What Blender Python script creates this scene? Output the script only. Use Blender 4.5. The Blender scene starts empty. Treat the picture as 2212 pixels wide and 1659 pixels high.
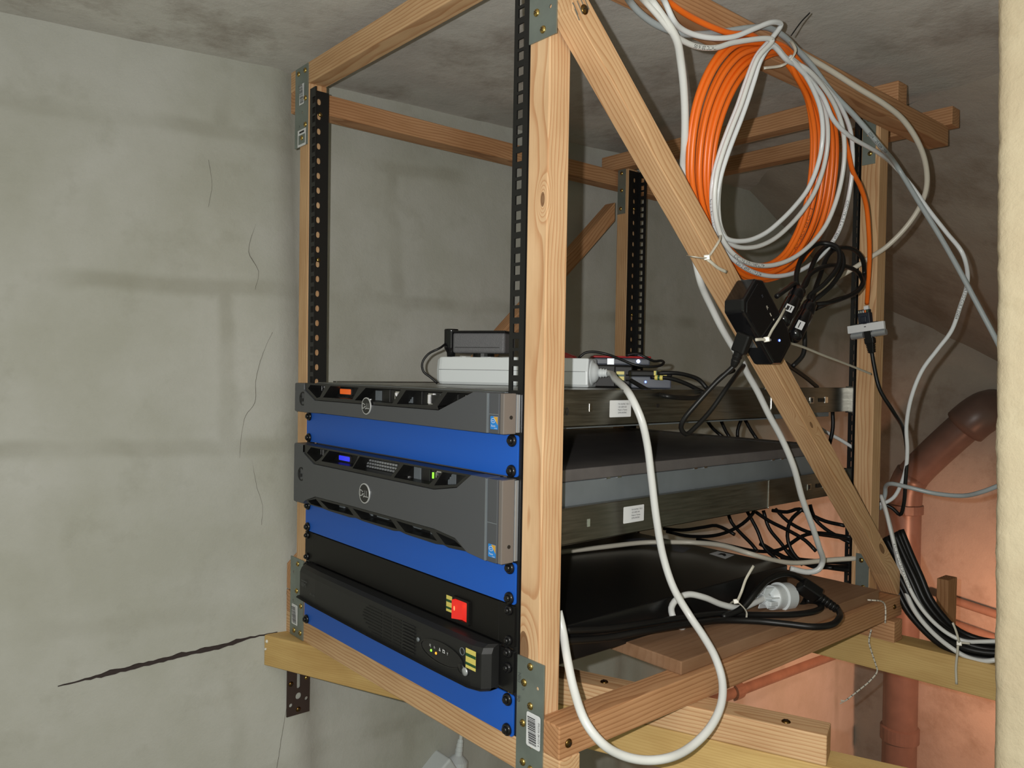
import bpy, bmesh, math, random
from mathutils import Vector, Matrix
from mathutils.geometry import delaunay_2d_cdt
C = bpy.context.scene
S = 0.001                       # all coordinates below are millimetres; origin = middle of the rack front, bottom blank panel

# ------------------------------------------------------------------ camera, world, lights, exposure
cam = bpy.data.cameras.new('camera'); camo = bpy.data.objects.new('camera', cam); C.collection.objects.link(camo)
cam.sensor_fit = 'HORIZONTAL'; cam.sensor_width = 36.0; cam.lens = 36.0 * 1707.29 / 2212; cam.clip_start = 0.01; cam.clip_end = 50
FWD = Vector((-0.75936183, 0.65046385, -0.01632152)); RGT = Vector((0.65023455, 0.75953257, 0.01747329)); DWN = Vector((0.02376247, 0.00265573, -0.99971411))
CAMP = Vector((857.509, -539.436, 377.382))
camo.matrix_world = Matrix(((RGT.x, -DWN.x, -FWD.x, CAMP.x*S), (RGT.y, -DWN.y, -FWD.y, CAMP.y*S), (RGT.z, -DWN.z, -FWD.z, CAMP.z*S), (0, 0, 0, 1)))
C.camera = camo
w = bpy.data.worlds.new('world'); C.world = w; w.use_nodes = True
w.node_tree.nodes['Background'].inputs[0].default_value = (0.80, 0.86, 0.62, 1); w.node_tree.nodes['Background'].inputs[1].default_value = 0.36
def lamp(name, kind, loc, energy, col, size=0.01, rot=None, **kw):
    l = bpy.data.lights.new(name, kind); l.energy = energy; l.color = col
    if kind == 'POINT' or kind == 'SPOT': l.shadow_soft_size = size
    if kind == 'AREA': l.size = size
    for k, v in kw.items(): setattr(l, k, v)
    o = bpy.data.objects.new(name, l); C.collection.objects.link(o); o.location = Vector(loc)*S
    if rot is not None: o.rotation_euler = rot
    return o
fl = CAMP - RGT*32 - DWN*16 + FWD*2
lamp('camera_flash', 'POINT', fl, 31.0, (1.0, 0.985, 0.95), 0.004)
lp = Vector((520, 1350, -250)); la = (Vector((-150, 1850, -620))-lp).to_track_quat('-Z', 'Y').to_euler()
lamp('work_lamp', 'SPOT', lp, 34.0, (1.0, 0.42, 0.24), 0.05, la, spot_size=math.radians(140), spot_blend=1.0)     # warm work lamp in the next room, shining down at the far corner
vs = C.view_settings; vs.view_transform = 'Standard'; vs.look = 'None'; vs.exposure = 0.0; vs.gamma = 1.0; vs.use_curve_mapping = False

# ------------------------------------------------------------------ materials
def srgb(r, g, b):
    f = lambda c: (c/255/12.92) if c <= 10 else ((c/255+0.055)/1.055)**2.4
    return (f(r), f(g), f(b), 1)
class NT:
    def __init__(s, name):
        s.m = bpy.data.materials.new(name); s.m.use_nodes = True; s.t = s.m.node_tree; s.b = s.t.nodes['Principled BSDF']
    def n(s, typ, **kw):
        o = s.t.nodes.new(typ)
        for k, v in kw.items():
            if k[0] == 'i' and k[1:].isdigit(): o.inputs[int(k[1:])].default_value = v
            elif k.startswith('in_'): o.inputs[k[3:].replace('_', ' ')].default_value = v
            else: setattr(o, k, v)
        return o
    def l(s, a, ao, b, bi): s.t.links.new(a.outputs[ao], b.inputs[bi])
    def math(s, op, a, b=None):
        o = s.n('ShaderNodeMath', operation=op)
        for i, v in enumerate((a, b)):
            if v is None: continue
            if isinstance(v, (int, float)): o.inputs[i].default_value = v
            else: s.t.links.new(v, o.inputs[i])
        return o.outputs[0]
    def mix(s, fac, a, b, blend='MIX'):
        o = s.n('ShaderNodeMix', data_type='RGBA', blend_type=blend)
        for i, v in ((0, fac), (6, a), (7, b)):
            if isinstance(v, (int, float, tuple)): o.inputs[i].default_value = v
            else: s.t.links.new(v, o.inputs[i])
        return o.outputs[2]
    def ramp(s, fac, stops):
        o = s.n('ShaderNodeValToRGB'); s.t.links.new(fac, o.inputs[0]); e = o.color_ramp.elements
        while len(e) > 1: e.remove(e[-1])
        e[0].position, e[0].color = stops[0]
        for p, c in stops[1:]: x = e.new(p); x.color = c
        return o.outputs[0]
    def noise(s, vec, scale, detail=4, rough=0.55):
        o = s.n('ShaderNodeTexNoise'); o.inputs['Scale'].default_value = scale; o.inputs['Detail'].default_value = detail; o.inputs['Roughness'].default_value = rough
        if vec is not None: s.t.links.new(vec, o.inputs['Vector'])
        return o.outputs['Fac']
    def bump(s, h, strength=0.3, dist=0.001):
        o = s.n('ShaderNodeBump'); o.inputs['Strength'].default_value = strength; o.inputs['Distance'].default_value = dist
        s.t.links.new(h, o.inputs['Height']); s.t.links.new(o.outputs[0], s.b.inputs['Normal'])
g1 = lambda v: (v, v, v, 1)
def plain(name, col, rough=0.5, metal=0.0, spec=0.5, emit=None, estr=0.0, grain=0.0, gscale=900, var=0.0):
    t = NT(name); t.b.inputs['Base Color'].default_value = col; t.b.inputs['Roughness'].default_value = rough
    t.b.inputs['Metallic'].default_value = metal; t.b.inputs['Specular IOR Level'].default_value = spec
    if emit: t.b.inputs['Emission Color'].default_value = emit; t.b.inputs['Emission Strength'].default_value = estr
    if grain or var:
        tc = t.n('ShaderNodeTexCoord').outputs['Object']
        if grain: t.bump(t.noise(tc, gscale, 2), grain, 0.0006)
        if var:
            v = t.noise(tc, 25, 5)
            t.t.links.new(t.mix(1.0, col, t.ramp(v, [(0.3, g1(1-var)), (0.7, g1(1.0))]), 'MULTIPLY'), t.b.inputs['Base Color'])
    return t.m
def wood(name, light, dark, ring=95.0, knots=(), rough=0.62, contrast=0.75, off=(0.012, -0.034)):
    t = NT(name); tc = t.n('ShaderNodeTexCoord').outputs['Object']; oi = t.n('ShaderNodeObjectInfo')
    sep = t.n('ShaderNodeSeparateXYZ'); t.t.links.new(tc, sep.inputs[0]); x, y, z = sep.outputs
    rnd = oi.outputs['Random']
    xs = t.math('ADD', t.math('MULTIPLY', x, 1.0), t.math('MULTIPLY', rnd, 7.0))
    cx = t.n('ShaderNodeCombineXYZ'); t.t.links.new(t.math('MULTIPLY', xs, 4.5), cx.inputs[0]); t.t.links.new(t.math('MULTIPLY', y, 16.0), cx.inputs[1]); t.t.links.new(t.math('MULTIPLY', z, 16.0), cx.inputs[2])
    wob = t.math('MULTIPLY', t.math('SUBTRACT', t.noise(cx.outputs[0], 1.0, 2), 0.5), 0.021)
    yy = t.math('ADD', t.math('ADD', y, off[0]), t.math('MULTIPLY', t.math('SUBTRACT', rnd, 0.5), 0.03)); zz = t.math('ADD', z, off[1])
    kd = None; dark_k = None
    for (kx, ky, kz, kr) in knots:
        v = t.n('ShaderNodeCombineXYZ')
        t.t.links.new(t.math('DIVIDE', t.math('SUBTRACT', x, kx), kr*2.4), v.inputs[0]); t.t.links.new(t.math('DIVIDE', t.math('SUBTRACT', y, ky), kr), v.inputs[1]); t.t.links.new(t.math('DIVIDE', t.math('SUBTRACT', z, kz), kr), v.inputs[2])
        ln = t.n('ShaderNodeVectorMath', operation='LENGTH'); t.t.links.new(v.outputs[0], ln.inputs[0]); d = ln.outputs['Value']
        gss = t.math('POWER', 2.718, t.math('MULTIPLY', t.math('MULTIPLY', d, d), -0.5))
        kd = gss if kd is None else t.math('ADD', kd, gss)
        dd = t.math('LESS_THAN', d, 0.62); dark_k = dd if dark_k is None else t.math('MAXIMUM', dark_k, dd)
    r = t.math('SQRT', t.math('ADD', t.math('MULTIPLY', yy, yy), t.math('MULTIPLY', zz, zz)))
    r = t.math('ADD', r, wob)
    if kd is not None: r = t.math('ADD', r, t.math('MULTIPLY', kd, 0.022))
    ph = t.math('FRACT', t.math('MULTIPLY', r, ring*2.4))
    rings = t.ramp(ph, [(0.0, g1(0.05)), (0.55, g1(0.25)), (0.86, g1(1.0)), (0.95, g1(0.9)), (1.0, g1(0.05))])
    cf = t.n('ShaderNodeCombineXYZ'); t.t.links.new(t.math('MULTIPLY', xs, 14.0), cf.inputs[0]); t.t.links.new(t.math('MULTIPLY', y, 700.0), cf.inputs[1]); t.t.links.new(t.math('MULTIPLY', z, 700.0), cf.inputs[2])
    fib = t.noise(cf.outputs[0], 1.0, 3)
    fac = t.math('MULTIPLY', rings, contrast)
    col = t.mix(fac, light, dark)
    col = t.mix(0.30, col, t.mix(fib, dark, light))
    big = t.noise(cx.outputs[0], 1.7, 3)
    col = t.mix(1.0, col, t.ramp(big, [(0.3, (0.80, 0.74, 0.68, 1)), (0.65, g1(1.0))]), 'MULTIPLY')
    if dark_k is not None: col = t.mix(t.math('MULTIPLY', dark_k, 0.75), col, (0.10, 0.04, 0.015, 1))
    t.t.links.new(col, t.b.inputs['Base Color']); t.b.inputs['Roughness'].default_value = rough; t.b.inputs['Specular IOR Level'].default_value = 0.25
    t.bump(t.math('ADD', fib, t.math('MULTIPLY', rings, -0.5)), 0.25, 0.0006)
    return t.m
def plaster(name, base, stain, light, joints=True, scale=1.0, rough=0.92, crackle=0.0, joint_amt=0.55, amt=0.75, dirt=None):
    t = NT(name); uv = t.n('ShaderNodeUVMap').outputs[0]; tc = t.n('ShaderNodeTexCoord').outputs['Object']
    n1 = t.noise(tc, 3.2*scale, 6, 0.6); n2 = t.noise(tc, 11*scale, 6, 0.65); n3 = t.noise(tc, 260, 3, 0.7); n4 = t.noise(tc, 5.0*scale, 2)
    col = t.mix(t.ramp(n1, [(0.38, g1(0)), (0.62, g1(1))]), base, light)
    if joints:
        br = t.n('ShaderNodeTexBrick', offset=0.5, squash=1.0); br.inputs['Scale'].default_value = 1.0; br.inputs['Brick Width'].default_value = 0.62; br.inputs['Row Height'].default_value = 0.247
        br.inputs['Mortar Size'].default_value = 0.020; br.inputs['Mortar Smooth'].default_value = 0.8; br.inputs['Color1'].default_value = g1(0); br.inputs['Color2'].default_value = g1(0); br.inputs['Mortar'].default_value = g1(1)
        wv = t.n('ShaderNodeTexNoise'); wv.inputs['Scale'].default_value = 7.0; wv.inputs['Detail'].default_value = 3; t.t.links.new(uv, wv.inputs['Vector'])
        vm = t.n('ShaderNodeVectorMath', operation='MULTIPLY_ADD'); t.t.links.new(wv.outputs['Color'], vm.inputs[0]); vm.inputs[1].default_value = (0.035, 0.03, 0.0); t.t.links.new(uv, vm.inputs[2])
        t.t.links.new(vm.outputs[0], br.inputs['Vector'])
        jm = t.math('MULTIPLY', br.outputs['Color'], t.ramp(n4, [(0.42, g1(0.04)), (0.64, g1(1))]))
        col = t.mix(t.math('MULTIPLY', jm, joint_amt), col, stain)
    col = t.mix(t.math('MULTIPLY', t.ramp(n2, [(0.56, g1(0)), (0.78, g1(1))]), amt*0.5), col, stain)
    if dirt: col = t.mix(t.math('MULTIPLY', t.ramp(t.noise(tc, 4.4*scale, 7, 0.7), [(0.50, g1(0)), (0.66, g1(1))]), 0.8), col, dirt)
    if crackle:
        vo = t.n('ShaderNodeTexVoronoi', feature='DISTANCE_TO_EDGE'); vo.inputs['Scale'].default_value = 6.0; t.t.links.new(tc, vo.inputs['Vector'])
        col = t.mix(t.math('MULTIPLY', t.math('LESS_THAN', vo.outputs['Distance'], 0.006), crackle), col, stain)
    t.t.links.new(col, t.b.inputs['Base Color']); t.b.inputs['Roughness'].default_value = rough; t.b.inputs['Specular IOR Level'].default_value = 0.25
    t.bump(t.math('ADD', t.math('MULTIPLY', n2, 1.2), t.math('MULTIPLY', n3, 0.16)), 0.55, 0.004)
    return t.m
def brushed(name, col, rough=0.32, streak=0.25):
    t = NT(name); tc = t.n('ShaderNodeTexCoord').outputs['Object']; mp = t.n('ShaderNodeMapping'); mp.inputs['Scale'].default_value = (3, 3, 60); t.t.links.new(tc, mp.inputs[0])
    n = t.noise(mp.outputs[0], 6.0, 5); t.b.inputs['Metallic'].default_value = 1.0
    t.t.links.new(t.mix(1.0, col, t.ramp(n, [(0.3, g1(1-streak)), (0.7, g1(1))]), 'MULTIPLY'), t.b.inputs['Base Color'])
    t.t.links.new(t.ramp(n, [(0.3, g1(rough*0.85)), (0.7, g1(rough*1.2))]), t.b.inputs['Roughness'])
    return t.m
M = {}
PL, PD = srgb(212, 180, 140), srgb(164, 112, 70)
M['pine'] = wood('pine', PL, PD)
M['pine_post'] = wood('pine_post', srgb(214, 184, 146), srgb(172, 118, 76), knots=[(0.15, 0.0145, 0.008, 0.005), (-0.31, 0.0145, -0.009, 0.013)], off=(0.05, 0.012))
M['pine_brace'] = wood('pine_brace', srgb(212, 178, 138), srgb(164, 114, 70), ring=115, knots=[(-0.06, -0.0145, 0.004, 0.004), (-0.042, 0.002, 0.0145, 0.004), (0.255, 0.006, 0.0145, 0.008)], off=(0.03, 0.025))
M['pine_red'] = wood('pine_red', srgb(198, 154, 114), srgb(142, 94, 58), ring=85)
M['pine_yellow'] = wood('pine_yellow', srgb(206, 176, 118), srgb(170, 132, 74), ring=120, contrast=0.35)
M['board'] = wood('particle_board', srgb(150, 118, 92), srgb(120, 88, 62), ring=40, contrast=0.3)
M['zinc'] = plain('zinc_plate', srgb(150, 160, 155), 0.48, 0.75, grain=0.08, gscale=300, var=0.25)
M['dark_plate'] = plain('dark_steel_plate', srgb(70, 56, 52), 0.55, 0.4, var=0.2)
M['brass'] = plain('yellow_zinc_screw', srgb(190, 160, 92), 0.28, 1.0)
M['bronze'] = plain('bronze_screw', srgb(110, 84, 46), 0.32, 1.0)
M['recess'] = plain('screw_recess', (0.006, 0.005, 0.004, 1), 0.6)
M['rail'] = plain('black_powder_coat', (0.006, 0.006, 0.006, 1), 0.42, grain=0.06, gscale=1500)
M['blackscrew'] = plain('black_screw', (0.008, 0.008, 0.009, 1), 0.25, 0.2)
M['blue'] = plain('blue_panel_paint', srgb(18, 84, 180), 0.48, grain=0.05, gscale=1800)
M['panel_black'] = plain('black_panel_paint', (0.005, 0.0045, 0.004, 1), 0.5, spec=0.3, grain=0.05, gscale=1500)
M['bezel'] = plain('dark_grey_bezel', srgb(76, 78, 82), 0.42, 0.15, grain=0.04, gscale=2500)
M['bezel_end'] = plain('warm_grey_bezel_end', srgb(112, 106, 102), 0.45, 0.2)
M['frame'] = plain('black_bezel_frame', (0.010, 0.010, 0.010, 1), 0.38)
M['dark'] = plain('dark_interior', (0.004, 0.004, 0.004, 1), 0.6)
M['steel'] = brushed('galvanised_steel', (0.30, 0.295, 0.27, 1), 0.33)
M['steel_grey'] = plain('grey_steel', srgb(116, 123, 128), 0.45, 0.25, var=0.15)
M['steel_lid'] = plain('dark_steel_lid', srgb(108, 104, 104), 0.42, 0.25, var=0.3)
M['chrome'] = plain('chrome', (0.75, 0.75, 0.75, 1), 0.12, 1.0)
M['silver'] = plain('silver_paint', srgb(190, 194, 198), 0.3, 0.7)
M['ups'] = plain('black_lacquer', (0.007, 0.007, 0.007, 1), 0.3, grain=0.03, gscale=120)
M['upsbezel'] = plain('black_textured_plastic', (0.010, 0.010, 0.010, 1), 0.48, spec=0.4, grain=0.12, gscale=1500)
M['white'] = plain('white_plastic', srgb(206, 212, 214), 0.32)
M['white_cable'] = plain('white_pvc', srgb(206, 208, 206), 0.34)
M['white2'] = plain('glossy_white_pvc', srgb(214, 218, 220), 0.24)
M['cream_cable'] = plain('cream_pvc', srgb(196, 190, 176), 0.38)
M['grey_cable'] = plain('grey_pvc', srgb(158, 166, 168), 0.34)
M['orange'] = plain('orange_pvc', srgb(226, 106, 26), 0.38)
M['black'] = plain('black_rubber', (0.006, 0.006, 0.006, 1), 0.42, spec=0.35)
M['black_gloss'] = plain('black_gloss_plastic', (0.006, 0.006, 0.007, 1), 0.16)
M['black_tex'] = plain('grained_black_plastic', srgb(92, 92, 95), 0.42, grain=1.0, gscale=900, var=0.0)
M['grey_dev'] = plain('grey_device', srgb(76, 80, 90), 0.4)
M['tie'] = plain('natural_nylon', srgb(190, 186, 172), 0.35)
M['label'] = plain('white_label', srgb(208, 210, 212), 0.45)
M['ink'] = plain('black_ink', (0.012, 0.012, 0.014, 1), 0.6)
M['print'] = plain('grey_print', srgb(70, 72, 74), 0.6)
M['yellow'] = plain('yellow_tape', srgb(206, 192, 98), 0.45)
M['green'] = plain('green_tape', srgb(28, 72, 36), 0.45)
M['logo_w'] = plain('logo_silver', srgb(196, 198, 200), 0.3, 0.4)
M['badge_b'] = plain('badge_blue', srgb(30, 120, 196), 0.35)
M['badge_g'] = plain('badge_gold', srgb(190, 146, 52), 0.35)
def glow(name, col, s): return plain(name, (0.01, 0.01, 0.01, 1), 0.3, emit=col, estr=s)
M['led_blue'] = glow('blue_led', (0.10, 0.16, 1.0, 1), 6.0)
M['led_bluew'] = glow('bright_blue_led', (0.55, 0.66, 1.0, 1), 9.0)
M['led_green'] = glow('green_led', (0.30, 1.0, 0.05, 1), 1.6)
M['led_amber'] = glow('amber_led', (1.0, 0.33, 0.02, 1), 2.0)
M['lcd_o'] = glow('orange_lcd', (0.85, 0.14, 0.02, 1), 0.75)
M['lcd_b'] = glow('blue_lcd', (0.03, 0.04, 0.75, 1), 1.1)
M['sw_red'] = glow('lit_red_switch', (1.0, 0.02, 0.01, 1), 0.75)
M['sw_hot'] = glow('lit_red_switch_bulb', (1.0, 0.16, 0.06, 1), 2.6)
M['red'] = plain('red_plastic', srgb(150, 10, 16), 0.3)
M['jackblue'] = plain('smoky_blue_plastic', srgb(28, 34, 48), 0.2)
M['wall'] = plaster('old_grey_plaster', srgb(164, 164, 154), srgb(126, 124, 108), srgb(178, 178, 172), joint_amt=0.36, amt=0.6)
M['ceil'] = plaster('raw_concrete_ceiling', srgb(184, 181, 176), srgb(150, 143, 136), srgb(198, 196, 190), joints=False, scale=1.4, amt=0.5, dirt=srgb(156, 148, 140))
M['back'] = plaster('bare_back_plaster', srgb(160, 152, 142), srgb(128, 118, 106), srgb(172, 164, 152), joints=False, amt=0.5, dirt=srgb(138, 126, 112))
M['jamb'] = plaster('cream_roughcast', srgb(192, 178, 150), srgb(170, 154, 124), srgb(200, 188, 160), joints=False, scale=3)
M['floor'] = plaster('concrete_floor', srgb(120, 112, 104), srgb(90, 84, 78), srgb(134, 126, 118), joints=False)
M['mortar'] = plain('white_filler', srgb(214, 212, 204), 0.9, grain=0.8, gscale=90)
M['crack'] = plain('crack_grey', srgb(104, 100, 90), 0.95)  # dark grey of the hairline wall cracks and the brace's finger joint lines
M['marker'] = plain('dark_marker', srgb(44, 32, 30), 0.7, grain=0.3, gscale=300)
M['pipe'] = plain('brown_drain_plastic', srgb(112, 92, 84), 0.38, var=0.2)
M['copper'] = plain('painted_copper', srgb(150, 122, 106), 0.4, var=0.25)
M['string'] = plain('braided_string', srgb(206, 200, 186), 0.85, grain=0.6, gscale=700)

# ------------------------------------------------------------------ geometry helpers
W = {}                                            # world matrix of every object, for parenting
def link(o, parent=None, mw=None):
    mw = mw or Matrix.Identity(4); W[o.name] = mw
    C.collection.objects.link(o)
    if parent is not None:
        o.parent = parent; o.matrix_parent_inverse = W[parent.name].inverted()
    o.matrix_basis = mw
    return o
def thing(name, label, cat, loc=(0, 0, 0), group=None):
    o = bpy.data.objects.new(name, None); o.empty_display_size = 0.02
    link(o, None, Matrix.Translation(Vector(loc)*S)); o['label'] = label; o['category'] = cat
    if group: o['group'] = group
    return o
def tag(o, label, cat, group=None):
    o['label'] = label; o['category'] = cat
    if group: o['group'] = group
    return o
def mesh(name, verts, faces, mats, smooth=False, mi=None, uvs=None):
    me = bpy.data.meshes.new(name); me.from_pydata([Vector(v)*S for v in verts], [], faces)
    for m in (mats if isinstance(mats, (list, tuple)) else [mats]): me.materials.append(M[m] if isinstance(m, str) else m)
    if mi: me.polygons.foreach_set('material_index', mi)
    if smooth: me.polygons.foreach_set('use_smooth', [True]*len(me.polygons))
    if uvs:
        l = me.uv_layers.new(); 
        for p in me.polygons:
            for li, vi in zip(p.loop_indices, p.vertices): l.data[li].uv = uvs[vi]
    me.update(); return me
def obj(name, me, parent=None, mw=None): return link(bpy.data.objects.new(name, me), parent, mw)
class MB:                                          # mesh builder in millimetres
    def __init__(s): s.v = []; s.f = []; s.mi = []
    def add(s, v, f, m=0):
        o = len(s.v); s.v += [tuple(x) for x in v]; s.f += [tuple(i+o for i in q) for q in f]; s.mi += [m]*len(f); return s
    def box(s, x0, x1, y0, y1, z0, z1, m=0, mat=None):
        v = [(x, y, z) for z in (z0, z1) for y in (y0, y1) for x in (x0, x1)]
        if mat is not None: v = [mat @ Vector(q) for q in v]
        return s.add(v, [(0, 2, 3, 1), (4, 5, 7, 6), (0, 1, 5, 4), (2, 6, 7, 3), (0, 4, 6, 2), (1, 3, 7, 5)], m)
    def lathe(s, prof, mat, n=20, m=0, a0=0.0, a1=2*math.pi):     # prof: (radius, height) pairs, axis local +Z
        v = []; k = len(prof); f = []
        for i in range(n):
            a = a0+(a1-a0)*i/n
            v += [mat @ Vector((r*math.cos(a), r*math.sin(a), h)) for r, h in prof]
        for i in range(n):
            j = (i+1) % n
            for q in range(k-1): f.append((i*k+q, j*k+q, j*k+q+1, i*k+q+1))
        if prof[0][0] > 1e-6: f.append(tuple(i*k for i in reversed(range(n))))
        if prof[-1][0] > 1e-6: f.append(tuple(i*k+k-1 for i in range(n)))
        return s.add(v, f, m)
    def plate(s, outer, holes, t0, t1, mat, m=0):                  # polygon with holes in local XY, thickness t0..t1 along local Z
        loops = [list(outer)]+[list(h) for h in holes]
        def area(l): return sum(l[i][0]*l[(i+1) % len(l)][1]-l[(i+1) % len(l)][0]*l[i][1] for i in range(len(l)))
        if area(loops[0]) < 0: loops[0].reverse()
        for h in loops[1:]:
            if area(h) > 0: h.reverse()
        flat = [p for l in loops for p in l]; n = len(flat); ed = []; o = 0
        for l in loops: ed += [(o+i, o+(i+1) % len(l)) for i in range(len(l))]; o += len(l)
        ov, oe, of, orig, _, _ = delaunay_2d_cdt([Vector((p[0], p[1])) for p in flat], ed, [], 0, 1e-5)
        def inside(l, x, y):
            r = False
            for i in range(len(l)):
                x1, y1 = l[i]; x2, y2 = l[i-1]
                if (y1 > y) != (y2 > y) and x < (x2-x1)*(y-y1)/(y2-y1)+x1: r = not r
            return r
        idx = [q[0] if q else None for q in orig]
        v = [mat @ Vector((p[0], p[1], t1)) for p in flat]+[mat @ Vector((p[0], p[1], t0)) for p in flat]
        f = []
        for t in of:
            cx = sum(ov[i].x for i in t)/3; cy = sum(ov[i].y for i in t)/3
            if not inside(loops[0], cx, cy) or any(inside(l, cx, cy) for l in loops[1:]): continue
            q = [idx[i] for i in t]
            if None in q or len(q) != 3: continue
            a, b, c = q
            if (flat[b][0]-flat[a][0])*(flat[c][1]-flat[a][1])-(flat[c][0]-flat[a][0])*(flat[b][1]-flat[a][1]) < 0: b, c = c, b
            f.append((a, b, c)); f.append((a+n, c+n, b+n))
        o = 0
        for l in loops:
            k = len(l)
            for i in range(k): a, b = o+i, o+(i+1) % k; f.append((a, a+n, b+n, b))
            o += k
        return s.add(v, f, m)
    def me(s, name, mats, smooth=False, bevel=0.0, seg=2):
        me = mesh(name, s.v, s.f, mats, smooth, s.mi)
        if bevel:
            bm = bmesh.new(); bm.from_mesh(me); bmesh.ops.remove_doubles(bm, verts=bm.verts, dist=1e-7)
            es = [e for e in bm.edges if len(e.link_faces) == 2 and e.calc_face_angle(0) > 0.6]
            bmesh.ops.bevel(bm, geom=es, offset=bevel*S, segments=seg, profile=0.5, affect='EDGES', clamp_overlap=True)
            bm.to_mesh(me); bm.free()
        return me
    def build(s, name, mats, parent=None, smooth=False, bevel=0.0, mw=None, seg=2): return obj(name, s.me(name, mats, smooth, bevel, seg), parent, mw)
def frame(o, x, z):                                # matrix with local X, local Z given and origin o
    x = Vector(x).normalized(); z = Vector(z).normalized(); y = z.cross(x).normalized(); x = y.cross(z)
    return Matrix(((x.x, y.x, z.x, o[0]), (x.y, y.y, z.y, o[1]), (x.z, y.z, z.z, o[2]), (0, 0, 0, 1)))
def front(y): return frame((0, y, 0), (1, 0, 0), (0, -1, 0))     # local XY = world XZ, local Z = towards the room
def rrect(x0, x1, y0, y1, r, n=4):
    pts = []
    for cx, cy, a in ((x1-r, y1-r, 0), (x0+r, y1-r, 90), (x0+r, y0+r, 180), (x1-r, y0+r, 270)):
        for i in range(n+1): t = math.radians(a+90*i/n); pts.append((cx+r*math.cos(t), cy+r*math.sin(t)))
    return pts
def ell(cx, cy, rx, ry, n=16): return [(cx+rx*math.cos(2*math.pi*i/n), cy+ry*math.sin(2*math.pi*i/n)) for i in range(n)]
def smoothpath(pts, step=4.0):
    P = [Vector(p) for p in pts]; out = []
    for i in range(len(P)-1):
        p0 = P[i-1] if i else P[0]*2-P[1]; p1 = P[i]; p2 = P[i+1]; p3 = P[i+2] if i+2 < len(P) else P[-1]*2-P[-2]
        d1 = max((p1-p0).length, 1e-3)**0.5; d2 = max((p2-p1).length, 1e-3)**0.5; d3 = max((p3-p2).length, 1e-3)**0.5
        n = max(2, min(40, int((p2-p1).length/step)))
        m1 = ((p1-p0)/d1-(p2-p0)/(d1+d2)+(p2-p1)/d2)*d2; m2 = ((p2-p1)/d2-(p3-p1)/(d2+d3)+(p3-p2)/d3)*d2
        for k in range(n):
            t = k/n; out.append(p1*(2*t**3-3*t*t+1)+m1*(t**3-2*t*t+t)+p2*(-2*t**3+3*t*t)+m2*(t**3-t*t))
    out.append(P[-1]); return out
def tube_mb(pts, r, n=10, step=4.0, flat=1.0, mb=None, m=0, rf=None, up0=None):
    P = smoothpath(pts, step); mb = mb or MB(); v = []; f = []
    T = [(P[min(i+1, len(P)-1)]-P[max(i-1, 0)]).normalized() for i in range(len(P))]
    u = up0 or Vector((0.76, -0.645, 0.08)); u = (u-T[0]*u.dot(T[0])).normalized()
    for i, p in enumerate(P):
        u = (u-T[i]*u.dot(T[i])).normalized(); b = T[i].cross(u); rr = r*(rf(i/(len(P)-1)) if rf else 1)
        for k in range(n): a = 2*math.pi*k/n; v.append(p+u*math.cos(a)*rr*flat+b*math.sin(a)*rr)
    for i in range(len(P)-1):
        for k in range(n): f.append((i*n+k, i*n+(k+1) % n, (i+1)*n+(k+1) % n, (i+1)*n+k))
    f.append(tuple(reversed(range(n)))); f.append(tuple((len(P)-1)*n+k for k in range(n)))
    mb.add(v, f, m); return mb
def tube(name, pts, r, mat, parent=None, **kw): return tube_mb(pts, r, **kw).build(name, mat, parent, smooth=True)
TXT = {}
def text2d(s):
    if s not in TXT:
        c = bpy.data.curves.new('t', 'FONT'); c.body = s; c.size = 1.0; c.resolution_u = 2
        o = bpy.data.objects.new('t', c); me = bpy.data.meshes.new_from_object(o)
        TXT[s] = ([tuple(v.co) for v in me.vertices], [tuple(p.vertices) for p in me.polygons])
        bpy.data.objects.remove(o); bpy.data.meshes.remove(me); bpy.data.curves.remove(c)
    return TXT[s]
def decal(name, parent, mat, items, mats, lift=0.12):              # flat print: rectangles, polygons and text stacked in thin layers
    mb = MB(); h = 0.1
    for it in items:
        if it[0] == 'text':
            _, s, u, v, size, mi = it[:6]; sx = it[6] if len(it) > 6 else 1.0
            tv, tf = text2d(s)
            mb.add([mat @ Vector((u+x*size*sx, v+y*size, h)) for x, y, z in tv], tf, mi)
        elif it[0] == 'rect':
            _, a, b, c, d, mi = it; mb.add([mat @ Vector((x, y, h)) for x, y in ((a, b), (c, b), (c, d), (a, d))], [(0, 1, 2, 3)], mi)
        elif it[0] == 'poly':
            mb.add([mat @ Vector((x, y, h)) for x, y in it[1]], [tuple(range(len(it[1])))], it[2])
        h += lift
    return mb.build(name, mats, parent)
def barcode(x0, x1, y0, y1, mi, seed, vertical=True):
    r = random.Random(seed); out = []; p = y0 if vertical else x0; e = y1 if vertical else x1
    while p < e-0.3:
        wd = r.choice((0.35, 0.5, 0.8, 1.1)); q = min(p+wd, e)
        out.append(('rect', x0, p, x1, q, mi) if vertical else ('rect', p, y0, q, y1, mi)); p = q+r.choice((0.35, 0.5, 0.7, 0.9))
    return out
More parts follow.
